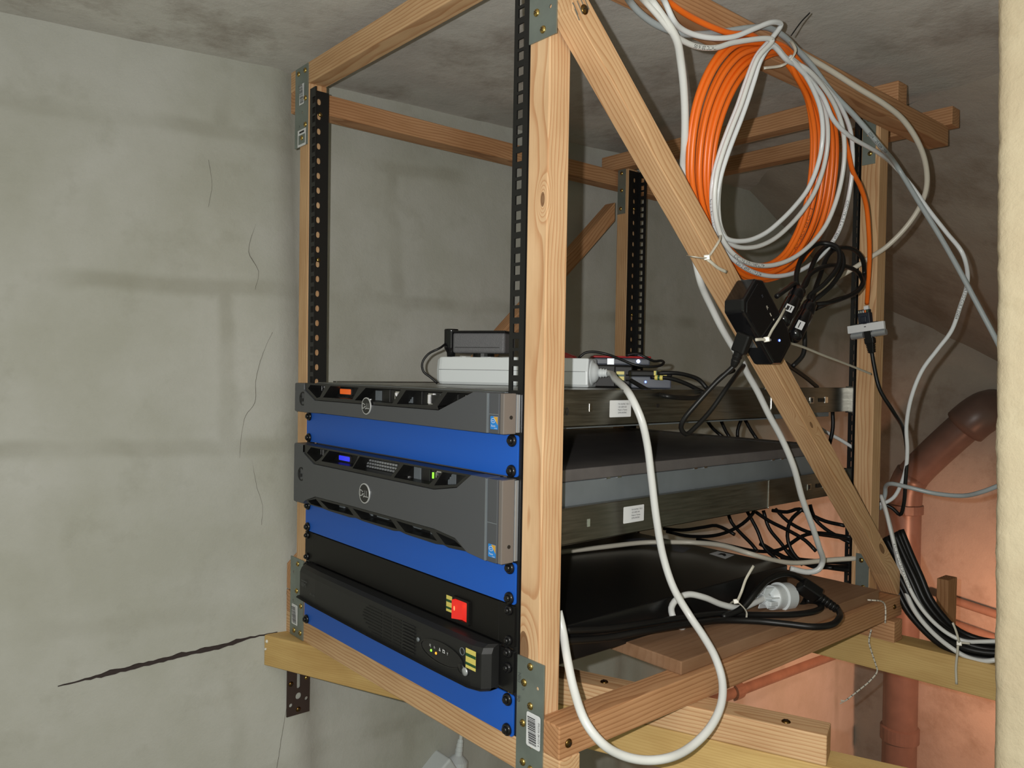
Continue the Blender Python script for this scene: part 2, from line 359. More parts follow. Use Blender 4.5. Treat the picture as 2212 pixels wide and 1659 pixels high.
def path_text(parent, s, size, pts, start, r, mat, view=None, flip=False):
    P = smoothpath(pts, 3.0); L = [0]
    for i in range(1, len(P)): L.append(L[-1]+(P[i]-P[i-1]).length)
    eye = view or CAMP; mb = MB(); tv, tf = text2d(s); out = []
    wid = max(v[0] for v in tv)*size
    for x, y, z in tv:
        q = start*L[-1]+(wid-x*size if flip else x*size); q = min(max(q, 0), L[-1]-0.01)
        i = max(k for k in range(len(L)) if L[k] <= q); i = min(i, len(P)-2); t = (q-L[i])/max(L[i+1]-L[i], 1e-6)
        p = P[i].lerp(P[i+1], t); T = (P[i+1]-P[i]).normalized(); N = (eye-p); N = (N-T*N.dot(T)).normalized(); B = N.cross(T)
        if flip: B = -B
        a = ((y-0.34)*size)/r; out.append(p+(N*math.cos(a)+B*math.sin(a))*(r+0.12))
    mb.add(out, tf); return mb.build('lettering', mat, parent)
def rot_to(d):                                     # matrix whose +Z is d
    d = Vector(d).normalized(); x = Vector((0, 0, 1)).cross(d)
    if x.length < 1e-3: x = Vector((1, 0, 0))
    return frame((0, 0, 0), x, d)
SM = {}
def screw(parent, pos, d, kind='brass', r=4.0, name='screw'):
    key = (kind, r)
    if key not in SM:
        mb = MB(); I = Matrix.Identity(4)
        if kind == 'blackscrew':                   # rack screw on a plastic cup washer
            mb.lathe([(r*1.0, 0), (r*1.0, 1.2), (r*0.93, 2.6), (r*0.80, 3.2), (r*0.62, 3.4)], I, 20)
            mb.lathe([(r*0.60, 3.2), (r*0.60, 4.6), (r*0.5, 5.6), (r*0.3, 6.1), (0, 6.2)], I, 16)
            hz = 6.22; L = r*0.34
        else:
            mb.lathe([(r, 0), (r, 0.5), (r*0.86, 1.4), (r*0.5, 2.2), (0, 2.4)], I, 16); hz = 2.3; L = r*0.55
        mb.box(-L, L, -0.45, 0.45, hz-0.6, hz+0.05, 1); mb.box(-0.45, 0.45, -L, L, hz-0.6, hz+0.06, 1)
        SM[key] = mb.me('screw', [kind, 'recess'])
        for p in SM[key].polygons: p.use_smooth = p.material_index == 0 and len(p.vertices) == 4
    mw = Matrix.Translation(Vector(pos)*S) @ rot_to(d) @ Matrix.Rotation(random.random()*1.5, 4, 'Z')
    return obj(name, SM[key], parent, mw)
def beam(name, parent, axis, X, Y, Z, mat='pine', tilt=None):
    c = Vector((sum(X)/2, sum(Y)/2, sum(Z)/2)); d = (X[1]-X[0], Y[1]-Y[0], Z[1]-Z[0])
    R = {'X': frame((0, 0, 0), (1, 0, 0), (0, 0, 1)), 'Y': frame((0, 0, 0), (0, 1, 0), (0, 0, 1)), 'Z': frame((0, 0, 0), (0, 0, 1), (1, 0, 0))}[axis]
    l = {'X': (d[0], d[1], d[2]), 'Y': (d[1], d[0], d[2]), 'Z': (d[2], d[1], d[0])}[axis]
    mb = MB().box(-l[0]/2, l[0]/2, -l[1]/2, l[1]/2, -l[2]/2, l[2]/2)
    mw = Matrix.Translation(c*S) @ (tilt or Matrix.Identity(4)) @ R
    return mb.build(name, mat, parent, bevel=1.3, mw=mw)
def prism_beam(name, parent, poly, x0, x1, mat):   # poly in (Y, Z), extruded along X; grain along the longest side
    P = [Vector((0, y, z)) for y, z in poly]; c = sum(P, Vector())/len(P); e = max((P[i]-P[i-1] for i in range(len(P))), key=lambda q: q.length)
    mw = frame((c+Vector(((x0+x1)/2, 0, 0)))*S, e, (1, 0, 0)); inv = frame(c+Vector(((x0+x1)/2, 0, 0)), e, (1, 0, 0)).inverted()
    q = [inv @ Vector(((x0+x1)/2, y, z)) for y, z in poly]
    h = (x1-x0)/2
    return MB().plate([(a.x, a.y) for a in q], [], -h, h, Matrix.Identity(4)).build(name, mat, parent, bevel=1.0, mw=mw)

# ------------------------------------------------------------------ the setting
def grid(name, fn, nu, nv, mat, uvfn=None, amp=2.5, freq=0.012, seed=0, nrm=(0, 0, 1)):
    from mathutils import noise as mn
    N = Vector(nrm); v = []; uv = []; f = []
    for j in range(nv+1):
        for i in range(nu+1):
            p = Vector(fn(i/nu, j/nv)); q = p*freq+Vector((seed*7.1, seed*3.3, 0)); a = mn.noise(q)+0.5*mn.noise(q*2.7)
            v.append(p+N*a*amp); uv.append(uvfn(p) if uvfn else (p.x*S, p.y*S))
    for j in range(nv):
        for i in range(nu): k = j*(nu+1)+i; f.append((k, k+1, k+nu+2, k+nu+1))
    o = obj(name, mesh(name, v, f, mat, True, None, uv)); o['kind'] = 'structure'; return o
def wall_x(y, z):
    top = -397+0.196*(y-14) if y < 14 else (-426+0.104*y if y < 800 else -343)
    b = min(max((y+30)/60, 0), 1)
    if 14 <= y < 60: top += (60-y)/46*28
    tilt = 92 if y < 60 else (92-62*(y-60)/740 if y < 800 else 22)
    return top+tilt*(870-z)/907
WY = [-1500, -900, -600]+[-460+20*i for i in range(66)]+[900, 1000, 1200, 1500, 1800, 1960]
def wy(u): t = u*(len(WY)-1); i = min(int(t), len(WY)-2); return WY[i]+(WY[i+1]-WY[i])*(t-i)
wl = grid('wall_left', lambda u, v: (wall_x(wy(u), -1100+2010*v), wy(u), -1100+2010*v), len(WY)-1, 70, 'wall', lambda p: (p.y*S+0.06, p.z*S-0.022), 3.0, 0.012, 1, (1, 0, 0))
grid('wall_back', lambda u, v: (-420+2000*u, 1900, -1100+2010*v), 60, 50, 'back', lambda p: (p.x*S, p.z*S), 6.0, 0.010, 2, (0, 1, 0))
grid('ceiling', lambda u, v: (-700+2600*u, -1500+3450*v, 870), 60, 80, 'ceil', None, 2.5, 0.012, 3)
grid('floor', lambda u, v: (-700+2600*u, -1500+3450*v, -1100), 20, 20, 'floor', None, 3, 0.01, 4)
top_l = [(-360, 1330, 871), (-200, 1165, 871), (0, 1030, 871), (255, 918, 871), (393, 875, 871), (800, 770, 871), (1500, 600, 871)]
bot_l = [(-360, 1900, 612), (-230, 1900, 586), (-100, 1900, 520), (70, 1900, 427), (200, 1900, 352), (600, 1900, 140), (1500, 1900, -350)]
def soffit(u, v):
    t = u*(len(top_l)-1); i = min(int(t), len(top_l)-2); t -= i
    a = Vector(top_l[i]).lerp(Vector(top_l[i+1]), t); b = Vector(bot_l[i]).lerp(Vector(bot_l[i+1]), t); return a.lerp(b, v)
grid('ceiling', soffit, 42, 40, 'back', lambda p: (p.x*S, p.y*S), 4, 0.008, 5)
# door jamb on the right: rough plastered wall end in the next room's wall
from mathutils import noise as _mn
jv = []; jf = []; nz = 200; cols = [(0, 0), (5, -6), (14, -10), (45, -10), (95, -11), (160, -11), (260, -10), (420, -10), (900, -10)]
for j in range(nz+1):
    z = -1100+1990*j/nz; x0 = 594-0.02*z
    for k, (dx, dy) in enumerate([(0, 170)]+cols):
        q = Vector((dx*0.05+9, dy*0.05, z*0.045)); a = _mn.noise(q)*1.2+_mn.noise(q*3)*1.0
        ex = _mn.noise(Vector((3.1, k*0.2, z*0.03)))*0.7+_mn.noise(Vector((7.7, k*0.3, z*0.16)))*1.3 if k < 4 else 0
        jv.append((x0+dx+ex, 300+dy+(a if k > 1 else 0), z))
nk = len(cols)+1
for j in range(nz):
    for k in range(nk-1): i = j*nk+k; jf.append((i, i+1, i+nk+1, i+nk))
jo = obj('wall_right', mesh('wall_right', jv, jf, 'jamb', True, None, [(v[0]*S, v[2]*S) for v in jv])); jo['kind'] = 'structure'
# wall wear: hairline cracks, marker line, filler, ledge
def wall_s(y, z):
    q = Vector((wall_x(y, z), y, z))*0.012+Vector((7.1, 3.3, 0)); return wall_x(y, z)+3.0*(_mn.noise(q)+0.5*_mn.noise(q*2.7))
def ribbon(name, pts, wd, mat, parent, taper=True, jit=0.6, lift=0.25):
    mb = MB(); r = random.Random(len(pts)); P = smoothpath([(wall_s(y, z)+lift, y, z) for y, z in pts], 6); v = []; f = []
    for i, p in enumerate(P):
        T = (P[min(i+1, len(P)-1)]-P[max(i-1, 0)]).normalized(); B = T.cross(Vector((1, 0, 0))).normalized()
        q = wd*(0.6+0.5*r.random())*(min(1, 4*i/len(P)+0.2, 4*(len(P)-1-i)/len(P)+0.2) if taper else 1); p = p+B*(r.random()-0.5)*jit
        for sx, lx in ((-1, -2.5), (-0.7, 0.5), (0.7, 0.5), (1, -2.5)): v.append(p+B*q*sx*0.5+Vector((lx, 0, 0)))
    for i in range(len(P)-1):
        for k in range(3): f.append((i*4+k, i*4+k+1, i*4+k+5, i*4+k+4))
    return mb.add(v, f).build(name, mat, parent)
ribbon('crack', [(-8, 433), (-20, 405), (-34, 360), (-38, 320), (-52, 300), (-60, 262), (-62, 235)], 0.42, 'crack', wl)
ribbon('crack', [(-28, 606), (-40, 560), (-26, 530), (-32, 500)], 0.42, 'crack', wl)
ribbon('crack', [(-44, 232), (-38, 190), (-30, 160), (-32, 130)], 0.4, 'crack', wl)
ribbon('crack', [(-96, 700), (-92, 660), (-98, 625)], 0.35, 'crack', wl)
ribbon('crack', [(-2, -150), (-12, -200), (-22, -255)], 0.42, 'crack', wl)
ribbon('crack', [(22, -4), (2, 20), (10, 40)], 0.35, 'crack', wl)
ribbon('marker_line', [(-306, -67), (-260, -62), (-200, -56), (-150, -50), (-100, -46), (-60, -40), (-14, -36)], 8.5, 'marker', wl, jit=1.6, lift=0.6)
rr = random.Random(5)
mb = MB()
for (x, y, z, r) in [(-305, -32, -46, 3), (-306, -34, -58, 2)]:
    mb.lathe([(0, -r*0.8), (r*0.8, -r*0.4), (r, 0.1), (r*0.75, r*0.6), (0, r*0.8)], frame((x, y, z), (0, 1, 0.3), (1, 0.2, 0.1)), 9)
mb.build('filler_lump', 'mortar', wl, smooth=True)
mb = MB().box(-352, -300, 240, 720, -384, -366); led = mb.build('trim_1', 'wall', bevel=3); led['kind'] = 'structure'
screw(led, (-318, 505, -366), (0, 0, 1), 'bronze', 4)

# ------------------------------------------------------------------ pipes on the far wall
dp = thing('drain_pipe', 'thick brown drain pipe with slanting elbow on the far wall behind the frame', 'pipe', (-140, 1846, -1090))
tube('riser', [(-144, 1846, -1095), (-144, 1846, -700), (-146, 1846, -300), (-147, 1846, 20), (-142, 1846, 62), (-124, 1846, 100)], 47, 'pipe', dp, n=26, step=30)
tube('branch', [(-134, 1846, 82), (-100, 1846, 126), (0, 1846, 236), (22, 1850, 258)], 45, 'pipe', dp, n=26, step=30)
tube('elbow', [(10, 1848, 245), (34, 1850, 270), (52, 1866, 288), (60, 1910, 296)], 56, 'pipe', dp, n=26, step=12)
MB().lathe([(47, 0), (53, 2), (53, 40), (47, 44)], Matrix.Translation((-144, 1846, -690)), 28).build('collar', 'pipe', dp, smooth=False)
MB().lathe([(47, 0), (51, 2), (51, 26), (47, 28)], Matrix.Translation((-147, 1846, -20)), 28).build('collar', 'pipe', dp, smooth=False)
tag(tube('heating_pipe', [(-60, 1876, -246), (100, 1876, -266), (420, 1876, -300), (900, 1876, -350)], 12, 'copper', n=14, step=60), 'upper of two thin pipes on the far wall beside the cream wall end', 'pipe')
tag(tube('heating_pipe', [(-60, 1876, -312), (100, 1876, -334), (420, 1876, -376), (900, 1876, -436)], 13, 'copper', n=14, step=60), 'lower of two thin pipes on the far wall beside the cream wall end', 'pipe')
wp = thing('wall_pipe', 'dusty pipe running back along the left wall under the frame', 'pipe', (-318, 1200, -450))
tube('run', [(-318, 820, -442), (-318, 1280, -452), (-320, 1880, -474)], 17, 'copper', wp, n=14, step=60)
MB().lathe([(18, 0), (23, 2), (23, 34), (18, 36)], frame((-318, 1240, -451), (1, 0, 0), (0, 1, -0.02)), 18).build('coupling', 'copper', wp, smooth=False)
bp = tag(beam('timber_stub', None, 'Z', (196, 219), (1195, 1240), (-200, -36), 'pine_red'), 'short upright timber end in the dark behind the black cable bundle', 'timber')

# ------------------------------------------------------------------ supports let into the wall
jd = Vector((1, 0.39, 0)).normalized(); jn = Vector((0.39, -1, 0)).normalized()
fj = thing('support_joist', 'pale yellow joist running under the front of the rack from the left wall', 'beam', (-293, -28, -60))
c = Vector((-310, -34.6, 0)); Lj = 1010
mw = frame((c+jd*(Lj/2)-jn*22+Vector((0, 0, -60.5)))*S, jd, (0, 0, 1))
MB().box(-Lj/2, Lj/2, -22, 22, -23.5, 23.5).build('joist', 'pine_yellow', fj, bevel=1.5, mw=mw)
b0 = Vector((95, -28+0.39*(95+293), 0)); b1 = Vector((447, -28+0.39*(447+293), 0)); Lb = (b1-b0).length
mw = frame(((b0+b1)/2-jn*19.5+Vector((0, 0, -20.5)))*S, jd, (0, 0, 1))
bt = MB().box(-Lb/2, Lb/2, -19, 19, -16.4, 16.4).build('batten', 'pine', fj, bevel=1.6, mw=mw)
screw(bt, (401, 258, -4), (0, 0, 1), 'bronze', 5); screw(bt, (200, 182, -4), (0, 0, 1), 'bronze', 5)
rj = thing('support_joist', 'greenish yellow joist under the rear of the rack, reaching the cream wall end', 'beam', (260, 718, -62))
rd = Vector((1, 0.1, 0)).normalized(); mw = frame((Vector((260, 718, 0))+rd*100+Vector((-2.4, 24, 0))+Vector((0, 0, -62.6)))*S, rd, (0, 0, 1))
MB().box(-700, 560, -24, 24, -25.4, 25.4).build('joist', 'pine_yellow', rj, bevel=1.5, mw=mw)
pl = thing('wall_bracket', 'dark steel plate with holes on the left wall under the joist end', 'bracket', (-318, 28, -120))
px = max(wall_s(-4, -168), wall_s(34, -168), wall_s(15, -120))+1.0
fr = frame((px, -13, 0), (0, 1, 0), (1, 0, 0))
MB().plate([(9, -168), (47, -168), (47, -60), (9, -60)], [ell(28, -139, 5, 5.5), rrect(25, 31, -127, -96, 2.9), ell(15.5, -151, 3, 3.2, 10), ell(41.5, -146, 3, 3.2, 10)], 0, 2.2, fr).build('plate', 'dark_plate', pl)
screw(pl, (px+2.2, 15, -160), (1, 0, 0), 'bronze', 4); screw(pl, (px+2.2, 28, -113), (1, 0, 0), 'brass', 3.4); screw(pl, (px+2.2, 2, -117), (1, 0, 0), 'bronze', 4)

# ------------------------------------------------------------------ the wooden rack: posts, beams, braces, corner plates, rack rails
rk = thing('equipment_rack', 'home-made open rack of square pine timbers with black perforated rails', 'rack', (0, 373, -37))
tl = Matrix.Rotation(-0.010, 4, 'Y')
beam('post', rk, 'Z', (247, 277), (0, 29), (-4, 805), 'pine_post')
beam('post', rk, 'Z', (-278, -248), (0, 29), (-4, 805), 'pine', tl)
beam('post', rk, 'Z', (247, 277), (717, 746), (-4, 805), 'pine')
beam('post', rk, 'Z', (-277, -247), (717, 746), (-4, 805), 'pine')
beam('beam', rk, 'X', (-308, 309), (0, 29), (-37, -4), 'pine'); beam('beam', rk, 'X', (-308, 318), (717, 746), (-37, -4), 'pine_red')
beam('beam', rk, 'Y', (277, 308), (0, 766), (-4, 29), 'pine_red'); beam('beam', rk, 'Y', (-308, -278), (0, 766), (-4, 29), 'pine_red')
beam('beam', rk, 'X', (-316, 308), (0, 29), (805, 837), 'pine'); beam('beam', rk, 'X', (-314, 308), (706, 737), (805, 837), 'pine_red')
beam('beam', rk, 'Y', (277.5, 310), (0, 896), (773, 805), 'pine_red'); beam('beam', rk, 'Y', (-315, -280), (0, 890), (773, 805), 'pine_red')
fb = beam('beam', rk, 'X', (-320, 320), (884, 915), (805, 836), 'pine_red')
bra = prism_beam('brace', rk, [(0, 764), (757, 67.5), (757, 34.5), (752, 30), (719, 66), (0, 727)], 279, 308, 'pine_brace')
mb = MB()
for y, z, L in ((1.5, 741, 12), (4.0, 736, 11), (7.5, 744, 13), (12, 748, 14), (16, 752, 15)):
    mb.box(-L/2, L/2, -0.5, 0.5, -0.4, 0.4, mat=frame((308.0, y+2, z-12), (0, 0.60, -0.80), (1, 0, 0)))
mb.build('finger_joint', 'crack', rk)
prism_beam('brace', rk, [(0, 31), (713, 699), (713, 738), (0, 70)], -308, -279, 'pine_red')
screw(rk, (308, 16, 732), (1, 0, 0), 'bronze', 5); screw(rk, (308, 13, 10), (1, 0, 0), 'bronze', 4.6); screw(rk, (308, 738, 14), (1, 0, 0), 'bronze', 4)
def corner_plate(x0, x1, z0, z1, y, screws, holes, name='corner_plate'):
    p = MB().plate([(x0, z0), (x1, z0), (x1, z1), (x0, z1)], [ell(a, b, 2.1, 2.1, 10) for a, b in holes], 0, 1.6, front(y)).build(name, 'zinc', rk)
    for a, b in screws: screw(p, (a, y-1.6, b), (0, -1, 0), 'brass', 3.9)
    return p
tr = corner_plate(247, 287, 711, 834, 0, [(258, 740), (268, 720), (259, 780), (276, 822), (257, 824)], [(278, 740), (270, 765)])
br_ = corner_plate(246, 286, -36, 84, 0, [(266, 77), (257, 58), (267, 37), (256, 16), (257, -24), (269, -27)], [(277, 58), (268, -4)])
tlp = corner_plate(-296, -254, 714, 835, 0, [(-285, 826), (-263, 826), (-261, 784), (-260, 744), (-271, 726)], [(-272, 765), (-281, 745)])
blp = corner_plate(-291, -247, -36, 85, 0, [(-266, 77), (-269, 35), (-254, 15), (-276, -27), (-255, -26)], [(-280, 62), (-280, 18)])
corner_plate(-275, -254, 712, 834, 717, [(-265, 797), (-264, 761), (-266, 723)], [])
corner_plate(249, 270, 718, 838, 717, [(262, 735), (259, 790)], [(258, 765)])
corner_plate(255, 276, 18, 93, 717, [(264, 83), (268, 40)], [])
f0 = front(-1.9)
decal('label', tlp, f0, [('rect', -281, 777, -265, 808, 0)]+barcode(-278.5, -267, 779, 806, 1, 1), ['label', 'print'])
decal('label', tlp, f0, [('rect', -285, 713.5, -257, 739, 0), ('rect', -282, 717, -260, 731, 2), ('rect', -279, 733.5, -263, 736.5, 1)], ['label', 'ink', 'zinc'])
decal('label', blp, f0, [('poly', rrect(-284, -264, -18, 13, 1.5), 0)]+barcode(-281, -268, -16, 10, 1, 2), ['label', 'ink'])
decal('label', br_, f0, [('poly', rrect(262, 283, -4, 31, 2.5), 0)]+barcode(266, 277.5, -1, 28, 1, 3), ['label', 'ink'])
fl90 = frame((0, -2.25, 0), (0, 0, 1), (0, -1, 0))
decal('lettering', br_, fl90, [('text', '9 523140 953760', 0.5, -282.2, 3.6, 0, 0.95)], ['ink'])
decal('lettering', br_, fl90, [('text', 'DIN', 56, -252, 6, 0), ('text', '06', 36, -252, 7, 0), ('text', 'C 88', 50, -258, 5, 0)], ['print'])
def rail(sx, yf, rear, z0=-3, z1=797, tilt=None):
    xi = sx*245.0; mb = MB(); xo = sx*(222.0 if rear or sx > 0 else 227.0); a, b = min(xi, xo), max(xi, xo)
    zs = [k*44.45+o for k in range(18) for o in (6.35, 22.225, 38.1)]; zo = 4 if rear else 0
    sq = [[(sx*232.5-4.7, z-4.7), (sx*232.5+4.7, z-4.7), (sx*232.5+4.7, z+4.7), (sx*232.5-4.7, z+4.7)] for z in [q+zo for q in zs] if z0+6 < z < z1-6]
    mb.plate([(a, z0), (b, z0), (b, z1), (a, z1)], sq, 0 if not rear else -1.8, 1.8 if not rear else 0, front(yf+1.8 if not rear else yf-1.8))
    d = 1 if not rear else -1; ys = (yf+1.8*d, yf+30*d)
    fm = frame((xi, 0, 0), (0, 1, 0), (1, 0, 0))
    ov = [rrect(yf+d*14-3.2, yf+d*14+3.2, z-4.8, z+4.8, 3.1, 2) for z in [425+(0 if not rear else 1)+22.225*k for k in range(-18, 17)] if z0+7 < z < z1-7]
    mb.plate([(min(ys), z0), (max(ys), z0), (max(ys), z1), (min(ys), z1)], ov, (-1.8 if sx > 0 else 0), (0 if sx > 0 else 1.8), fm)
    p = mb.build('rack_rail', 'rail', rk, mw=tilt)
    if sx < 0:
        for z in (758, 540) if not rear else (722, 500, 250): screw(p, (xi+1.8, yf+d*14, z), (1, 0, 0), 'brass', 3.3)
    return p
tt = Matrix.Translation((0, 0, 0.4)) @ tl @ Matrix.Translation((0, 0, -0.4))
rail(1, 0, False); rail(-1, 0, False, tilt=tt); rail(1, 746, True, -3, 800); rail(-1, 746, True, -3, 800)

# ------------------------------------------------------------------ shelf board under the battery unit
sb = tag(beam('shelf_board', None, 'Y', (-262, 299), (204, 704), (29, 45), 'board'), 'dusty wooden shelf board under the black battery unit', 'board')

# ------------------------------------------------------------------ blank panels
def blank(z0, label, zs=(6.35, 38.1)):
    t = thing('blank_panel', label, 'panel', (0, 0, z0), 'blue blank panels screwed to the rails')
    MB().plate(rrect(-241.3, 241.3, z0+0.4, z0+44.0, 3.2), [], 0, 2.0, front(0)).build('panel', 'blue', t, bevel=0.5)
    for x in (-232.5, 232.5):
        for z in zs: screw(t, (x, -2, z0+z), (0, -1, 0), 'blackscrew', 6.6)
    return t
blank(266.7, 'blue blank panel between the thin server and the thick server')
blank(133.35, 'blue blank panel between the thick server and the black switched panel')
blank(-5.2, 'lowest blue blank panel, under the black battery unit')
# black power strip panel with lit red switch
pd = thing('switched_panel', 'matt black rack panel with a glowing red rocker switch', 'power panel', (0, 0, 88.9))
zz = 88.9
MB().box(-216, 216, -2.5, 44, zz+0.8, zz+43.6).build('housing', 'panel_black', pd, bevel=0.8)
for sx in (-1, 1):
    e = MB().plate(rrect(min(sx*216, sx*241), max(sx*216, sx*241), zz+0.8, zz+43.6, 1.5), [], 0, 2, front(0)).build('ear', 'panel_black', pd)
    for z in (6.35, 38.1): screw(pd, (sx*232.5, -2, zz+z), (0, -1, 0), 'blackscrew', 5.2)
sw = MB().plate(rrect(136, 167, 93, 121, 2), [rrect(139.5, 163.5, 96, 118.5, 1)], 0, 3, front(-2.5)).build('switch_frame', 'panel_black', pd)
mb = MB(); fx = front(-2.5)
mb.add([(140, -9, 117.8), (152, -3, 117.8), (163, -4.5, 117.8), (140, -9, 96.5), (152, -3, 96.5), (163, -4.5, 96.5), (140, -1, 117.8), (163, -1, 117.8), (140, -1, 96.5), (163, -1, 96.5)],
       [(0, 3, 4, 1), (1, 4, 5, 2), (0, 1, 2, 7, 6), (3, 8, 9, 5, 4), (0, 6, 8, 3), (2, 5, 9, 7)])
rk_sw = mb.build('rocker', 'sw_red', sw)
MB().lathe([(0, 0), (2.4, 0.3), (2.6, 1), (0, 1.6)], frame((145, -8.2, 109), (0, 0, 1), (-0.45, -0.9, 0)), 12).build('neon_bulb', 'sw_hot', sw, smooth=True)
def stripes(name, parent, m, x0, x1, y0, y1, n=3):
    it = [('rect', x0, y0, x1, y1, 0)]; h = (y1-y0)
    for a, b in ((0.16, 0.30), (0.60, 0.76)): it.append(('rect', x0, y0+h*a, x1, y0+h*b, 1))
    return decal(name, parent, m, it, ['yellow', 'green'])
stripes('striped_tape', pd, front(-2.6), 121, 136, 99.5, 118)

# ------------------------------------------------------------------ battery unit
up = thing('battery_unit', 'black rack battery unit with control panel and vent slots', 'battery unit', (0, 280, 39))
zb = 39.4
MB().box(-215, 215, 0, 577, zb+3, 86).build('case', 'ups', up, bevel=1.5)
bz = MB()
prof = [(-222, -9), (-221, -17), (-214, -23), (-160, -26), (0, -28), (140, -28), (200, -27), (213, -23), (219, -14), (219, -4), (-222, -4)]
seg = [(zb+3.5, -6), (zb+1.5, -2.0), (zb+3, 0), (zb+40, 0), (zb+46, 2.5), (zb+49, 9)]
vv = []
for z, dy in seg:
    vv += [(x, min(y+dy, -4), z) for x, y in prof]
n = len(prof); ff = [tuple(range(n)), tuple(reversed([(len(seg)-1)*n+i for i in range(n)]))]
for j in range(len(seg)-1):
    for i in range(n): a, b = j*n+i, j*n+(i+1) % n; ff.append((b, a, a+n, b+n))
bz.add(vv, ff).build('bezel', 'upsbezel', up)
for sx in (-1, 1):
    MB().plate(rrect(min(sx*217, sx*241), max(sx*217, sx*241), zb+2, zb+46, 1.5), [], 0, 2.4, front(0)).build('ear', 'ups', up)
    for z in ((82.5, 66.5) if sx > 0 else (82.5, 51)): screw(up, (sx*232.5, -2.4, z), (0, -1, 0), 'blackscrew', 5.6)
ub = front(-28.15)
decal('lettering', up, front(-26.0), [('text', 'IBM', -204, 61.5, 8.5, 0, 1.1), ('rect', -204, 69.4, -185, 70.4, 0), ('text', 'UPS 1000', -176, 54.5, 4.2, 0)], ['print'])
mb = MB(); 
for i in range(9):
    z = 47+3.9*i
    for (a, b) in ((-36, 22), (26, 44), (48, 66)):
        if a == -36: a = -2-22*abs(math.sin(i*0.35))
        mb.box(a, b, -28.6, -27.4, z, z+1.5)
mb.build('vent_slots', 'dark', up)
mb = MB()
for i in range(9): mb.box(70, 96, -29.4, -28.0, 46.5+3.9*i, 48.2+3.9*i)
mb.build('louvre', 'upsbezel', up)
MB().plate(ell(148, 63, 40, 12.5, 40), [ell(148, 63, 38.6, 11.2, 40)], 0, 0.8, ub).build('control_panel_rim', 'ups', up)
cp = MB().plate(ell(148, 63, 38.4, 11.0, 40), [], -0.6, 0.15, ub).build('control_panel', 'black_gloss', up)
for x, m in ((129, 'led_green'), (138.5, 'led_amber')):
    MB().lathe([(1.5, 0), (1.5, 0.4), (0.9, 1.0), (0, 1.2)], frame((x, -28.3, 61.2 if m == 'led_green' else 60.6), (1, 0, 0), (0, -1, 0)), 12).build('indicator', m, up, smooth=True)
decal('icons', up, front(-28.4), [('text', '\u2259|', 125, 65.2, 4.2, 0), ('text', '\u2259:', 134, 65, 4.2, 0), ('poly', [(144, 65.2), (147.6, 65.2), (145.8, 69.2)], 0), ('poly', [(145.1, 65.8), (146.5, 65.8), (145.8, 67.6)], 1), ('rect', 151.5, 65.2, 156, 68.4, 0), ('rect', 152.3, 66, 155.2, 67.6, 1), ('rect', 152, 68.4, 153, 69.2, 0), ('rect', 154.4, 68.4, 155.4, 69.2, 0), ('text', 'Y', 160, 65, 4.4, 0)], ['label', 'dark'])
MB().lathe([(2.6, 0), (2.6, 1), (2.0, 1.6), (0, 1.7)], frame((103, -28.2, 66.5), (1, 0, 0), (0, -1, 0)), 16).build('button', 'steel_grey', up, smooth=True)
MB().lathe([(5.4, 0), (5.4, 1.2), (4.6, 2.0), (0, 2.2)], frame((185, -27.6, 58), (1, 0, 0), (0, -1, 0)), 20).build('button', 'ups', up, smooth=True)
b2 = MB().lathe([(4.6, 0), (4.6, 1.4), (3.8, 2.2), (0, 2.4)], frame((192, -27.6, 56), (1, 0, 0), (0, -1, 0)), 20).build('button', 'silver', up, smooth=True)
MB().plate(ell(186, 76, 4.2, 4.2, 18), [ell(186, 76, 3.6, 3.6, 18)], 0, 0.7, front(-27.6)).build('button_ring', 'steel_grey', up)
stripes('striped_tape', up, front(-28.0), 192.5, 210, 61, 82)
tp = frame((0, 0, 86.05), (1, 0, 0), (0, 0, 1))
decal('label', up, tp, [('poly', [(97, 540), (94, 568), (127, 567), (134, 531)], 0), ('poly', [(108, 546), (106, 560), (112, 563), (121, 553), (123, 545), (114, 551)], 1)], ['label', 'ink'])
decal('label', up, tp, [('poly', [(-66, 505), (-48, 549), (54, 552), (66, 512)], 0), ('rect', -40, 522, 30, 524, 1), ('rect', -40, 530, 10, 532, 1)], ['grey_dev', 'print'])

# ------------------------------------------------------------------ servers
def logo(parent, x, z, y, r, standoff=0.0):
    m = front(y)
    b = MB().lathe([(r, -standoff), (r, 1.0), (r*0.985, 1.5), (r*0.88, 1.5)], frame((x, y, z), (1, 0, 0), (0, -1, 0)), 40)
    b = b.build('logo_ring', 'chrome' if standoff else 'logo_w', parent)
    mb = MB().plate(ell(x, z, r*0.89, r*0.89, 36), [], 0, 1.52, m).build('logo_disc', 'black_gloss', parent)
    s = r/12.0
    mf = front(y-1.6)
    decal('lettering', parent, mf, [('text', 'D', x-10.0*s, z-3.9*s, 11.4*s, 0, 0.85), ('text', 'LL', x+1.5*s, z-3.9*s, 11.4*s, 0, 0.72)], ['logo_w'])
    e = frame((x-1.1*s, y-1.6, z-0.4*s), Vector((math.cos(0.6), 0, math.sin(0.6))), (0, -1, 0))
    decal('lettering', parent, e, [('text', 'E', -2.9*s, -3.9*s, 10.8*s, 0, 0.8)], ['logo_w'])
